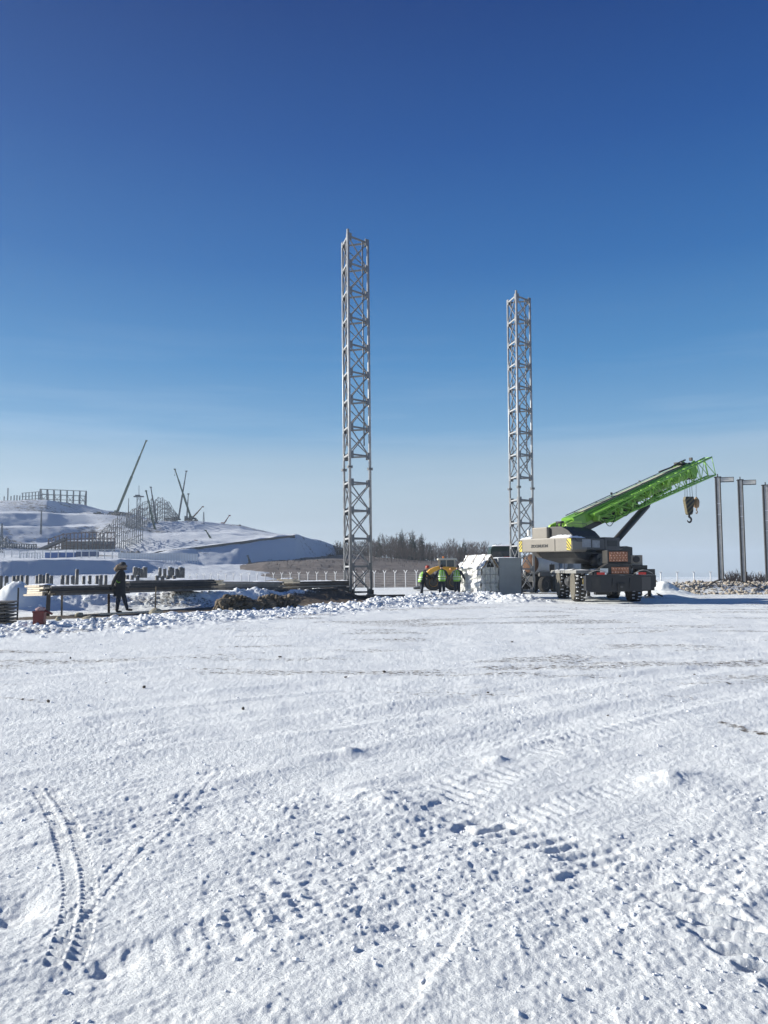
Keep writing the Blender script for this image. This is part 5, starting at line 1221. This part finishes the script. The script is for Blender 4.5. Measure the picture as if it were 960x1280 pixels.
# steel plates / beams lying by the tower foot
for (x0, y0, x1, y1, D0, D1, w, h, lab) in ((372, 750, 470, 751.5, 42.5, 43.2, .30, .14, 'long flat steel beam lying in front of the lattice tower feet'), (440, 743.5, 505, 742, 47.5, 49, .25, .18, 'dark beam on the ground just right of the lattice tower'),
                                          (200, 764.5, 124, 768.5, 31.2, 29.3, .12, .06, 'thin pale plank on the dirt path under the worker'), (330, 748.5, 420, 747, 41, 43, .5, .10, 'flat dark beam between the soil heap and the lattice tower')):
    a, b = at(x0, y0, D0), at(x1, y1, D1); a.z = gz(a.x, a.y)+.08; b.z = gz(b.x, b.y)+.08
    tag(MB().bar(a, b, w, h).build('beam' if 'beam' in lab else 'plank', PALEW if 'pale' in lab else BOARD[2]), lab, 'beam' if 'beam' in lab else 'plank')
ORD = ['first', 'second', 'third', 'fourth', 'fifth', 'sixth', 'seventh', 'eighth', 'ninth', 'tenth', 'eleventh', 'twelfth', 'thirteenth', 'fourteenth', 'fifteenth', 'sixteenth', 'seventeenth', 'eighteenth', 'nineteenth', 'twentieth'] + ['twenty-'+q for q in ('first', 'second', 'third', 'fourth', 'fifth', 'sixth', 'seventh', 'eighth', 'ninth')]
# ================================================================== PIPE PILES, FENCES
PILE = mat('pipe_pile', (.11, .105, .10), .6, .1, var=.3, scale=2)
PX = [1,8,17,22,27,33.5, 46,50,54,59,64, 78,84,91,96,104.5,112, 121,126,132, 151,159,165,172, 196,203,210,217.5, 245,253.5]
TALL = {96: 7.5, 50: 2, 59: 3}
for k, px in enumerate(PX):
    D = 84+(px % 7)*.8; a = at(px, 729.5, D); h = at(px, 719+(px % 3)*.5-TALL.get(px, 0), D).z; z = gz(a.x, a.y)-.2
    r = .19 if px < 300 else .15
    if px in (245, 253.5): h -= .5
    cl_ = [q for q in PX if (q < 147) == (px < 147)]; cs_ = sorted(cl_); lab = ('%s pipe pile from the left edge, left of the walking worker' % ORD[cs_.index(px)]) if px < 147 and cs_.index(px) < 10 else ('%s pipe pile leftward from the walking worker, behind the boards' % ORD[cs_[::-1].index(px)]) if px < 147 else ('%s pipe pile to the right of the walking worker, behind the boards' % ORD[cs_.index(px)])
    t = thing('pipe_pile', lab, 'pipe pile', (a.x, a.y, z), 0, 'pipe piles standing behind the boards')
    MB().tube([(0, 0, 0), (0, 0, h-z)], r, 12).build('pipe', PILE, t)
    MB().tube([(0, 0, h-z-.02), (0, 0, h-z+.03)], r*.9, 12, r*.6).build('snow_cap', SNOWT, t)
for k, px in enumerate((169, 173, 177, 181, 200, 206, 213, 216, 221, 226, 229)):
    D = 128; a = at(px, 716, D); h = at(px, 709+(k % 3), D).z; z = a.z-.8
    t = thing('pipe_pile', '%s from the left of the small far pipe piles above the fence' % ORD[k], 'pipe pile', (a.x, a.y, z), 0, 'far pipe piles on the bank')
    MB().tube([(0, 0, 0), (0, 0, h-z)], .26 if k % 3 else .4, 10).build('pipe', PILE, t); MB().tube([(0, 0, h-z-.02), (0, 0, h-z+.12)], .25 if k % 3 else .38, 10, .15).build('snow_cap', SNOWT, t)
WHITE = mat('white_post', (.66, .66, .65), .7, var=.1)
MESHM = mat('fence_wire', (.40, .41, .42), .6)
def y_fence(A, B, pitch, h, label, r=.06, wires=9):
    A, B = Vector(A), Vector(B); L = (B-A).length; d = (B-A)/L; n = int(L/pitch); t = thing('fence', label, 'fence', (A.x, A.y, gz(A.x, A.y)))
    src = MB().tube([(0, 0, -.2), (0, 0, h)], r, 8)
    nn = Vector((d.y, -d.x, 0))
    for s in (-1, 1): src.bar((0, 0, h-.03), tuple(nn*(.0)+d*(s*.26)+Vector((0, 0, h+.34))), r*1.1)
    first = None
    for i in range(n+1):
        p = A+d*(i*pitch); loc_ = (p.x-A.x, p.y-A.y, gz(p.x, p.y)-gz(A.x, A.y))
        if first is None: first = src.build('post', WHITE, t); first.location = loc_
        else: share('post', first, t, loc_)
    w = MB()
    for k in range(wires):
        z = .12+(h-.15)*k/(wires-1); pts = [(p.x-A.x, p.y-A.y, gz(p.x, p.y)-gz(A.x, A.y)+z) for p in (A+d*(L*j/12) for j in range(13))]; w.tube(pts, .010, 3)
    tag(w.build('wire', MESHM, t), kind='stuff')
fA, fB = at(655, 724, 96), at(176, 729, 139)
y_fence((fA.x, fA.y, 0), (fB.x, fB.y, 0), 1.72, 1.95, 'long wire fence on white posts with forked tops behind the lattice tower')
fC, fD = at(826, 720, 150), at(1010, 720, 150)
y_fence((fC.x, fC.y, 0), (fD.x, fD.y, 0), 3.1, 1.9, 'far white-post fence beyond the rubble, right of the crane', r=.12)

# ================================================================== ON THE HILL
HZ = mat('far_steel', (.15, .16, .17), .7, var=.15, scale=.5)
def rel(o, p): return Vector(p)-Vector(o)
def frame_building():
    o = at(52, 629, 398); t = thing('steel_frame_building', 'unfinished steel frame hall with open roof beams on the hill top', 'building frame', o)
    f0, f1 = at(50, 629, 396), at(107.5, 632.5, 414); dz = Vector((-10.3, 26, 0)); n = 7; H0 = at(50, 611.5, 396).z; H1 = at(107.5, 614, 414).z
    tops = [[], []]
    for r_ in (0, 1):
        for i in range(n+1):
            b = f0.lerp(f1, i/n)+dz*r_*(1 if i else .9); b = Vector((b.x, b.y, b.z-1)); tp = Vector((b.x, b.y, H0+(H1-H0)*i/n)); tops[r_].append(tp)
            MB().bar(rel(o, b), rel(o, tp), .55).build('column', HZ, t)
    for r_ in (0, 1):
        for i in range(n):
            for q in (0, 2.6): MB().bar(rel(o, tops[r_][i]-Vector((0, 0, q))), rel(o, tops[r_][i+1]-Vector((0, 0, q))), .32).build('beam', HZ, t)
            if i % 2 == 0 and r_ == 0: MB().bar(rel(o, tops[0][i]-Vector((0, 0, 2.6))), rel(o, tops[0][i+1]-Vector((0, 0, 7))), .2).bar(rel(o, tops[0][i+1]-Vector((0, 0, 2.6))), rel(o, tops[0][i]-Vector((0, 0, 7))), .2).each('brace', HZ, t)
    for i in range(n+1):
        md = (tops[0][i]+tops[1][i])/2+Vector((0, 0, 1.2)); MB().bar(rel(o, tops[0][i]), rel(o, md), .4).build('rafter', HZ, t); MB().bar(rel(o, md), rel(o, tops[1][i]), .4).build('rafter', HZ, t)
        MB().bar(rel(o, tops[0][i]-Vector((0, 0, 2))), rel(o, tops[1][i]-Vector((0, 0, 2))), .25).build('tie', HZ, t)
    for px in range(28, 52, 4):                                   # lower wing
        for y in (0, 12):
            a = at(px, 629, 396+y); h = at(px, 614+(52-px)*.12, 396+y).z; MB().bar(rel(o, a), rel(o, (a.x, a.y, h)), .38).build('column', HZ, t)
    for y in (0, 12):
        for py in (614.5, 619, 623): MB().bar(rel(o, at(27, py+2, 396+y)), rel(o, at(51, py, 396+y)), .28).build('beam', HZ, t)
frame_building()
for k, (px, y0) in enumerate(((5, 620.5), (9.5, 610), (13.5, 620), (17.5, 619), (21, 619), (24.5, 619.5))):
    a = at(px, 629, 384); h = at(px, y0, 384).z
    tag(MB().box((0, 0, (h-a.z)/2), (.4, .4, h-a.z)).build('steel_post', HZ, loc=a), '%s lone steel post from the left edge on the crest beside the unfinished hall' % ORD[k], 'steel post', 'steel posts left of the hall')
def far_crane(b, tip, D, col, w, label, cab=None, carrier=None, hook=None):
    o = at(b[0], b[1], D); t = thing('far_crane', label, 'crane', o); e = at(tip[0], tip[1], D); k = D/1000
    m = mat('far_crane_paint_%s' % col[0], col[1], .6, var=.15, scale=.5)
    v = rel(o, e); L = v.length; u = v.normalized()
    MB().bar(v*.02, v*.5, w*k, up=(0, 1, 0)).build('boom', m, t); MB().bar(v*.5, v*.78, w*k*.75, up=(0, 1, 0)).build('boom_section', m, t); MB().bar(v*.78, v, w*k*.55, up=(0, 1, 0)).build('boom_section', m, t)
    MB().box(v+Vector((0, 0, -.2)), (1.6*k*1.6, 1*k, 1.5*k)).build('boom_head', m, t)
    c = carrier or 5; MB().box((0, 0, .9*k-.4), (c*k*2, 2.6, 1.9*k)).build('carrier', HZ, t, bevel=.1)
    MB().box((-.6*k, 0, 2.6*k-.4), (3.6*k, 2.4, 2.6*k)).build('cab', m, t, bevel=.15)
    for s in (-.7, -.3, .3, .7): MB().tube([(s*c*k, -1.3, -.2*k), (s*c*k, 1.3, -.2*k)], .9*k*1.1, 10).build('wheel', BLACK, t)
    if hook: MB().tube([v, v+Vector((0, 0, -hook*k))], .06, 4).box(v+Vector((0, 0, -hook*k)), (.9*k, .5*k, 1.5*k)).build('hook_line', HZ, t)
    return t
GRC = ('green', (.07, .11, .07)); GYC = ('grey', (.10, .105, .11)); ORC = ('orange', (.28, .13, .06)); RDC = ('red', (.26, .06, .05))
far_crane((146, 641, 0), (183, 550.5), 396, GRC, 2.6, 'far crane with the tallest boom, leaning right on the hill crest beside the unfinished hall', carrier=9)
far_crane((195, 667, 0), (182.5, 613), 330, GRC, 2.4, 'far crane below the scaffolding with its boom leaning left', carrier=6)
far_crane((196, 655, 0), (188.5, 608.5), 350, GYC, 2.0, 'far crane close behind the one whose boom leans left by the scaffolding', carrier=3)
far_crane((239, 648, 0), (218.5, 586), 405, GRC, 2.2, 'far crane whose boom leans left and crosses another boom on the crest', carrier=6, hook=8)
far_crane((223, 649, 0), (233, 588.5), 412, GYC, 1.8, 'far crane whose boom leans right and crosses another boom on the crest', carrier=2)
far_crane((233.5, 648, 0), (235.5, 617), 420, GYC, 1.5, 'far short upright boom between the two crossing booms', carrier=2)
far_crane((240, 648, 0), (253.5, 633), 410, ORC, 1.5, 'far crane with a short low boom pointing right on the crest', carrier=4)
far_crane((279, 656, 0), (287, 644), 420, RDC, 1.3, 'far red crane with a tiny raised boom on the right part of the crest', carrier=6)
far_crane((266, 677, 0), (257, 662.5), 275, GRC, 2.2, 'dark machine with its arm raised left above the embankment road', carrier=3.5)
far_crane((246, 677.5, 0), (238, 675.5), 268, RDC, 1.2, 'low red machine parked on the embankment road', carrier=5)
far_crane((313, 705, 0), (309.5, 694), 232, GYC, 2.6, 'dark drilling machine at the foot of the blue-shaded hill face', carrier=3)
far_crane((124, 642.5, 0), (118, 641), 380, GYC, 1.0, 'dark low machine on the terrace left of the tallest boom', carrier=5)
# spoil and material lying about on the terraces
PL_ = []; SZ = []; rg = np.random.RandomState(77)
for (x0, x1, y0, y1, d0, d1, n_) in ((183, 206, 664, 669, 322, 326, 60), (108, 166, 641.5, 643.5, 388, 394, 70), (205, 246, 677, 681, 262, 266, 50), (230, 246, 648.5, 651, 404, 408, 25), (150, 178, 690, 696, 216, 222, 30), (90, 120, 655, 659, 300, 330, 18), (283, 300, 656, 659, 410, 412, 14), (205, 222, 647, 652, 396, 400, 40)):
    for _ in range(n_):
        t_ = rg.rand(); p = at(x0+(x1-x0)*rg.rand(), y0+(y1-y0)*t_, d0+(d1-d0)*(1-t_)); PL_.append((p.x, p.y, p.z-.3)); SZ.append(.35+.9*rg.rand()**2)
tag(clump('spoil_heaps', np.array(PL_), np.array(SZ), mat('spoil', (.10, .09, .08), .9, var=.4, scale=.8, snow=.35), 78, sub=1), 'dark spoil and stacked material lying about the hill terraces', 'spoil', kind='stuff')
# mast with platform
def mast(px, py0, py1, D, label, w=1.6, plat=None, n=9):
    o = at(px, py1, D); t = thing('lattice_mast', label, 'mast', o); k = D/1000; H = (py1-py0)*k*1.02
    q = [(-w*k, -w*k), (w*k, -w*k), (w*k, w*k), (-w*k, w*k)]; hb_ = H*(.82 if plat else 1)
    for x, y in q: MB().bar((x, y, 0), (x*(.9 if plat else .25), y*(.9 if plat else .25), hb_), .20*k*2).build('leg', HZ, t)
    br = MB()
    for i in range(n):
        s0_ = 1-(.1 if plat else .75)*i/n; s1_ = 1-(.1 if plat else .75)*(i+1)/n
        for j in range(4):
            a, b = q[j], q[(j+1) % 4]; br.bar((a[0]*s0_, a[1]*s0_, hb_*i/n), (b[0]*s1_, b[1]*s1_, hb_*(i+1)/n), .12*k*2)
    tag(br.build('bracing', HZ, t), kind='stuff')
    if plat: MB().box((-.2*k, 0, hb_), (plat*k, 4*k, 1.5*k)).build('platform', HZ, t); MB().bar((0, 0, hb_), (0, 0, H), .5*k).build('aerial', HZ, t); MB().box((-1.5*k, 0, hb_+1.6*k), (6*k, 2*k, 1.2*k)).build('railing', HZ, t)
mast(172.5, 608, 684, 300, 'tall mast with a wide platform near its top beside the scaffolding', 2.2, 12)
mast(50.5, 639, 692, 255, 'thin lattice mast in front of the left terraces', 1.2)
mast(1.5, 655, 692, 200, 'lattice mast at the left edge before the walkway', 1.6)
mast(254.5, 640, 657, 440, 'pale power pylon on the crest right of the crossing booms', 1.0)
mast(160.5, 623, 642, 400, 'thin pole on the crest right of the tallest boom', .3, n=4)
# long scaffold-borne track climbing the hill
def scaffold(label, top, base, D0, D1, npx, m, depth=5, name='scaffold', lv=4, r=.16, rails=True, dens=1.0, jit=1.):
    x0, x1 = top[0][0], top[-1][0]; n = int((x1-x0)/npx); o = at(x0, np.interp(x0, [b[0] for b in base], [b[1] for b in base]), D0); t = thing(name, label, 'scaffold', o)
    cols = MB(); beams = MB(); br = MB(); P_ = []
    for i in range(n+1):
        px = x0+(x1-x0)*i/n; D = D0+(D1-D0)*i/n; yt_ = np.interp(px, [q[0] for q in top], [q[1] for q in top]); yb_ = np.interp(px, [q[0] for q in base], [q[1] for q in base])
        row = []
        for k in range(2):
            a = at(px, yb_, D+k*depth); b = at(px, yt_, D+k*depth); a.z -= 1.5; bb = Vector((a.x, a.y, b.z+rnd.uniform(-1.4, 1.8)*min(1, D/300)*jit)); row.append((a, bb)); cols.bar(rel(o, a), rel(o, bb), r*2)
        P_.append(row)
    for i in range(n):
        for k in range(2):
            (a0, b0_), (a1, b1_) = P_[i][k], P_[i+1][k]
            for l in range(1, lv+1): beams.bar(rel(o, a0.lerp(b0_, l/lv)), rel(o, a1.lerp(b1_, l/lv)), r*1.5)
            if rnd.random() < .7*dens:
                l = rnd.randrange(lv); br.bar(rel(o, a0.lerp(b0_, l/lv)), rel(o, a1.lerp(b1_, (l+1)/lv)), r)
        (a0, b0_), (a1, b1_) = P_[i]
        for l in range(1, lv+1): beams.bar(rel(o, a0.lerp(b0_, l/lv)), rel(o, a1.lerp(b1_, l/lv)), r*1.3)
    tag(cols.build('upright', m, t), kind='stuff'); tag(beams.build('ledger', m, t), kind='stuff'); tag(br.build('brace', m, t), kind='stuff')
    return t
SCF = mat('scaffold_steel', (.21, .21, .21), .7, var=.25, scale=.6); SCR = mat('scaffold_rusty', (.19, .13, .11), .75, var=.3, scale=.6)
scaffold('tall scaffolding climbing the hill and curving over the crest behind the cranes', [(150,664),(160,648),(170,637),(180,629),(192,625.5),(203,626),(212,632),(222,647)], [(150,690),(165,688),(178,676),(192,662),(205,650),(222,650)], 290, 400, 2.7, SCF, lv=6, r=.11, depth=6)
scaffold('second row of scaffolding just behind the tall curved one', [(158,655),(170,643),(182,634),(196,629),(210,633),(222,648)], [(158,688),(178,674),(196,656),(222,650)], 310, 415, 3.2, SCF, lv=5, r=.10)
scaffold('lower scaffolding mass between the walkway and the white panel fence', [(112,669),(125,665),(138,657),(150,648),(165,641),(178,634)], [(112,690),(150,694),(165,690),(178,684)], 232, 262, 2.6, SCF, lv=5, r=.085, depth=8)
scaffold('raised walkway with rusty railing above the blue containers', [(60,674),(78,668),(95,666),(120,665.5),(143,666)], [(48,690),(143,690)], 226, 228, 4.6, SCR, lv=4, r=.11, depth=4, jit=.2)
scaffold('low deck on columns left of the raised walkway', [(0,679.5),(45,680.5)], [(0,691),(45,691)], 224, 226, 3.0, SCF, lv=3, r=.12, depth=6, jit=.1)
scaffold('dark railing frame at the left edge in front of the terraces', [(-40,672),(0,676),(20,678)], [(-40,692),(20,692)], 215, 224, 4.2, SCF, lv=3, r=.12)
a, b = at(46, 689.5, 225), at(82, 673.5, 225.5); tg = MB().bar(a, b, 3.0, .7)
tag(tg.build('ramp', mat('ramp_side', (.12, .12, .13), .8)), 'sloping dark ramp up to the raised walkway', 'ramp')
a, b = at(70, 686, 227.5), at(143, 675, 228.5)
wl = thing('sheeted_wall', 'grey sheeted wall under the raised walkway', 'wall', (0, 0, 0))
for i in range(14):
    x0 = 76+i*4.8; p0 = at(x0, 690, 229); p1 = at(x0+4.5, 690, 229); zt__ = at(x0, 676.5, 229).z
    MB().span((p0.x, 229, p0.z-1), (p1.x, 229.3+.15*(i % 2), zt__)).build('panel', mat('grey_sheet', (.26, .265, .27), .7, var=.25, scale=.4), wl)
# blue containers
BLU = mat('container_blue', (.045, .13, .36), .6, var=.15, scale=.5)
for k, (x0, x1, y0, m_, lab) in enumerate(((56, 74, 690.8, BLU, 'blue container at the left end of the row behind the white railing'), (75, 94, 690.8, BLU, 'brightest blue container, middle of the row behind the white railing'), (95, 119, 689.4, mat('container_navy', (.05, .09, .20), .6), 'dark blue container at the right end of the row behind the white railing'))):
    a, b = at(x0, 700, 186), at(x1, 700, 186); zt__ = at(x0, y0, 186).z; w = b.x-a.x; h = zt__-a.z
    t = thing('container', lab, 'container', a, 0, 'containers behind the white railing')
    MB().span((0, 0, 0), (w, 2.4, h)).build('body', m_, t)
    for i in range(int(w/.5)): MB().span((.15+i*.5, -.05, .1), (.38+i*.5, 0, h-.1)).build('rib', m_, t)
    MB().span((-.05, -.06, h), (w+.05, 2.45, h+.18)).build('roof_snow', SNOWT, t)
def rail(pts, D, post_h, pitch_px, label, name='railing', cat='railing', panel=False, w=.16):
    x0, x1 = pts[0][0], pts[-1][0]; o = at(x0, pts[0][1], D(x0)); t = thing(name, label, cat, o); n = int((x1-x0)/pitch_px); first = None; prev = None
    for i in range(n+1):
        px = x0+(x1-x0)*i/n; y = np.interp(px, [p[0] for p in pts], [p[1] for p in pts]); a = at(px, y, D(px)); r_ = rel(o, a)
        if first is None: first = MB().span((-w/2, -w/2, -.3), (w/2, w/2, post_h)).build('post', WHITE, t); first.location = r_
        else: share('post', first, t, tuple(r_))
        if prev is not None:
            MB().bar(prev+Vector((0, .02, post_h)), r_+Vector((0, .02, post_h)), w*.9).build('top_rail', WHITE, t)
            if panel: MB().bar(prev+Vector((w*.4, .06, post_h*.52)), r_+Vector((-w*.4, .06, post_h*.52)), .05, post_h*.86).build('panel', mat('milky_panel', (.74, .75, .77), .6, var=.08, scale=.5), t)
        prev = r_
rail([(5, 699.5), (150, 699)], lambda x: 178, 2.1, 9.4, 'white railing with tall posts in front of the blue containers')
rail([(26, 700), (50, 700)], lambda x: 172, 1.5, 3.2, 'short dense white railing left of the blue containers')
rail([(148, 700), (165, 700.5), (200, 701), (247, 702)], lambda x: 184, 1.75, 3.3, 'white panelled fence stretching right of the blue containers', 'panel_fence', 'fence', panel=True, w=.12)
# stake fence, small things on the slope
a = at(73, 706, 152); tag(MB().bar(at(73, 709, 152), at(73, 703, 152), .2).build('stake', ORNG), 'tiny orange stake on the snow ramp left of the worker', 'stake')
# embankment guard (dark line below the road)
RD_ = MB(); pts = [(172, 697.5), (200, 689.5), (247, 684.2), (300, 677.5), (345, 672), (368, 669.5)]; Dd = lambda x: float(np.interp(x, [172, 247, 300, 345, 370], [214, 234, 249, 271, 284]))
gr = thing('guard_wall', 'low dark retaining edge of the road climbing across the hill', 'retaining wall', at(172, 697.5, 214))
o_ = at(172, 697.5, 214)
for (x0, y0), (x1, y1) in zip(pts[:-1], pts[1:]):
    n = 5
    for k in range(n):
        u0, u1 = k/n, (k+1)/n; a = at(x0+(x1-x0)*u0, y0+(y1-y0)*u0, Dd(x0+(x1-x0)*u0)-1.2); b = at(x0+(x1-x0)*u1, y0+(y1-y0)*u1, Dd(x0+(x1-x0)*u1)-1.2)
        MB().bar(a-o_-Vector((0, 0, .35)), b-o_-Vector((0, 0, .35)), .5, 1.0).build('block', mat('road_edge', (.10, .095, .09), .8, var=.2), gr)

# ================================================================== TREES
BARK = mat('winter_bark', (.07, .056, .05), .9, var=.3, scale=1.5); TWIG = mat('winter_twigs', (.098, .072, .062), .95, var=.3, scale=.8); NEED = mat('dark_needles', (.030, .040, .030), .95, var=.35, scale=1)
def bare_tree(seed, H=12.):
    r_ = random.Random(seed); T_ = MB(); C_ = MB(); lean = Vector((r_.uniform(-.05, .05), r_.uniform(-.05, .05), 1)); top = lean*H*.8
    T_.tube([Vector((0, 0, -.6)), lean*H*.3, lean*H*.55+Vector((r_.uniform(-.2, .2), 0, 0)), top], [.17, .13, .09, .04], 6)
    def br(p, d, L, r, depth):
        q = p+d*L; C_.tube([p, p+d*L*.5+Vector((0, 0, L*.05)), q], r, 3, r*.5, cap=False)
        if depth:
            for k in range(4 if depth > 1 else 5):
                s = r_.uniform(.3, 1); nd = (d+Vector((r_.uniform(-.7, .7), r_.uniform(-.7, .7), r_.uniform(-.1, .8)))).normalized(); br(p+d*L*s, nd, L*r_.uniform(.4, .65), max(.022, r*.55), depth-1)
    for k in range(22):
        s = .18+.82*k/22; a = k*2.4+r_.random(); p = lean*H*.8*s; L = H*(.26 if s < .8 else .2)*(1-.45*s)*r_.uniform(.7, 1.2)
        br(p, Vector((math.cos(a)*.75, math.sin(a)*.75, .75+.4*s)).normalized(), L, .055, 2)
    return T_, C_
def conifer(seed, H=14.):
    r_ = random.Random(seed); T_ = MB().tube([(0, 0, -.6), (0, 0, H*.5), (0, 0, H)], [.18, .1, .02], 6); C_ = MB()
    for k in range(36):
        s = .12+.86*k/36; n = 7; z = H*s; L = H*.19*(1-s)**.75+.15
        for j in range(n):
            a = 6.28*j/n+r_.random()*1.2; l = L*r_.uniform(.55, 1.15); d = Vector((math.cos(a), math.sin(a), 0)); w = Vector((-d.y, d.x, 0))*l*.22
            p = Vector((0, 0, z)); m_ = p+d*l*.6+Vector((0, 0, -l*.10)); e = p+d*l+Vector((0, 0, -l*.35))
            C_.add([p, m_+w, e, m_-w, m_+Vector((0, 0, -l*.3))], [(0, 1, 2), (0, 2, 3), (1, 4, 2), (3, 2, 4)])
    return T_, C_
protoT = []
for i in range(7):
    a, b = bare_tree(50+i, 11+i*.5); protoT.append((a.build('trunk', BARK, fix=False), b.build('crown', TWIG, fix=False)))
protoC = []
for i in range(3):
    a, b = conifer(80+i, 13+i); protoC.append((a.build('trunk', BARK, fix=False), b.build('crown', NEED, fix=False)))
TOPY = [(425, 676), (455, 671), (470, 667), (485, 668), (503, 662), (515, 665), (530, 668), (545, 676), (560, 674), (575, 672), (600, 676), (612, 678), (628, 676), (645, 690)]
r_ = random.Random(5)
def slope_z(px, D):      # ground under the wood: same rings as scrub_slope
    ya = [ring(q, px) for q in SR]; zz = [at(px, y, d).z for y, d in ya]; return float(np.interp(D, [d for y, d in ya], zz))
tid = 0
for row, (D0, step) in enumerate(((338, 3.6), (315, 3.9), (296, 4.4), (280, 5.2))):
    px = 420+row*1.3
    while px < 646:
        D = D0*(1 if px < 560 else .98)+r_.uniform(-7, 7); zg = slope_z(px, D); a = at(px, 700, D); ty_px = np.interp(px, [q[0] for q in TOPY], [q[1] for q in TOPY])
        ht = (at(px, ty_px, D).z - zg)*r_.uniform(.70, 1.06)*(1.0 if row == 0 else .90 if row == 1 else .74 if row == 2 else .5)
        con = (abs(px-503) < 3 or abs(px-515) < 2.5 or abs(px-527) < 2 or abs(px-628) < 3 or r_.random() < .10) and row < 2
        if ht > 3:
            src = (protoC if con else protoT)[r_.randrange(3 if con else 7)]; h0 = max(v.co.z for v in src[1].data.vertices)
            if con: ht *= 1.04
            t = thing('conifer_tree' if con else 'bare_tree', 'dark pointed conifer standing among the bare trees beyond the fence' if con else 'leafless grey-brown tree in the wood beyond the fence', 'tree', (a.x, a.y, zg), r_.random()*6.28, 'conifers in the far wood' if con else 'bare trees in the far wood')
            s = ht/h0; t.scale = (s*r_.uniform(1.0, 1.25), s*1.1, s)
            for k, nm in ((0, 'trunk'), (1, 'crown')): share(nm, src[k], t)
        px += step*r_.uniform(.7, 1.3)
cons = sorted((o for o in COL.objects if o.name.startswith('conifer_tree')), key=lambda o: o.location.x/o.location.y)
for k, o in enumerate(cons): o['label'] = '%s dark pointed conifer from the left in the wood beyond the fence' % ORD[min(k, 28)]
for x in protoT+protoC:
    for o in x: bpy.data.objects.remove(o)
# scrub on the slope and along the hill edge, few shrubs on the right
def scrub(name, label, pts, h, seed, m=TWIG, per=9):
    r_ = random.Random(seed); b = MB()
    for (x, y, z) in pts:
        hh = h*r_.uniform(.5, 1.2)
        for k in range(per):
            a = r_.random()*6.28; d = Vector((math.cos(a)*r_.uniform(.1, .6), math.sin(a)*r_.uniform(.1, .6), 1)); p = Vector((x, y, z-.1)); q = p+d*hh*r_.uniform(.6, 1); w = Vector((.045*h, 0, 0))
            b.add([p-w, p+w, q], [(0, 1, 2)])
            for j in range(2): e = p.lerp(q, r_.uniform(.4, .8)); f = e+Vector((r_.uniform(-.4, .4), r_.uniform(-.3, .3), .4))*hh*.5; b.add([e-w*.6, e+w*.6, f], [(0, 1, 2)])
    o = b.build(name, m, fix=False); tag(o, label, 'scrub', kind='stuff'); return o
P_ = []
for i in range(700):
    px = r_.uniform(330, 700); D = r_.uniform(185, 300); P_.append((at(px, 700, D).x, D, slope_z(px, D)))
scrub('scrub', 'brown leafless scrub covering the slope below the wood', P_, .6, 3, per=6)
P_ = []
for i in range(500):
    px = r_.uniform(386, 470); u_ = r_.random(); D = 310+r_.random()*40; P_.append((at(px, 700, D).x, D, slope_z(px, D)))
scrub('thicket', 'dark thicket at the right foot of the snowy hill', P_, 2.4, 4, per=6)
P_ = [(at(px, 720, D).x, D, gz(at(px, 720, D).x, D)) for px, D in [(r_.uniform(905, 1000), r_.uniform(78, 110)) for _ in range(110)]]
scrub('shrubs', 'bare twiggy shrubs behind the rubble at the right edge', P_, 1.7, 6, per=7)

# ================================================================== WINTER HAZE
hzm = bpy.data.materials.new('haze'); hzm.use_nodes = True; ntz = hzm.node_tree; ntz.nodes.clear()
pv = ntz.nodes.new('ShaderNodeVolumePrincipled'); om = ntz.nodes.new('ShaderNodeOutputMaterial'); ntz.links.new(pv.outputs[0], om.inputs['Volume'])
pv.inputs['Density'].default_value = .00028; pv.inputs['Color'].default_value = (.78, .88, .97, 1); pv.inputs['Anisotropy'].default_value = .4
hz = MB().span((-3300, -3300, -40), (3300, 3350, 80)).build('haze', hzm); tag(hz, kind='stuff', label='thin cold haze over the whole site', cat='haze')
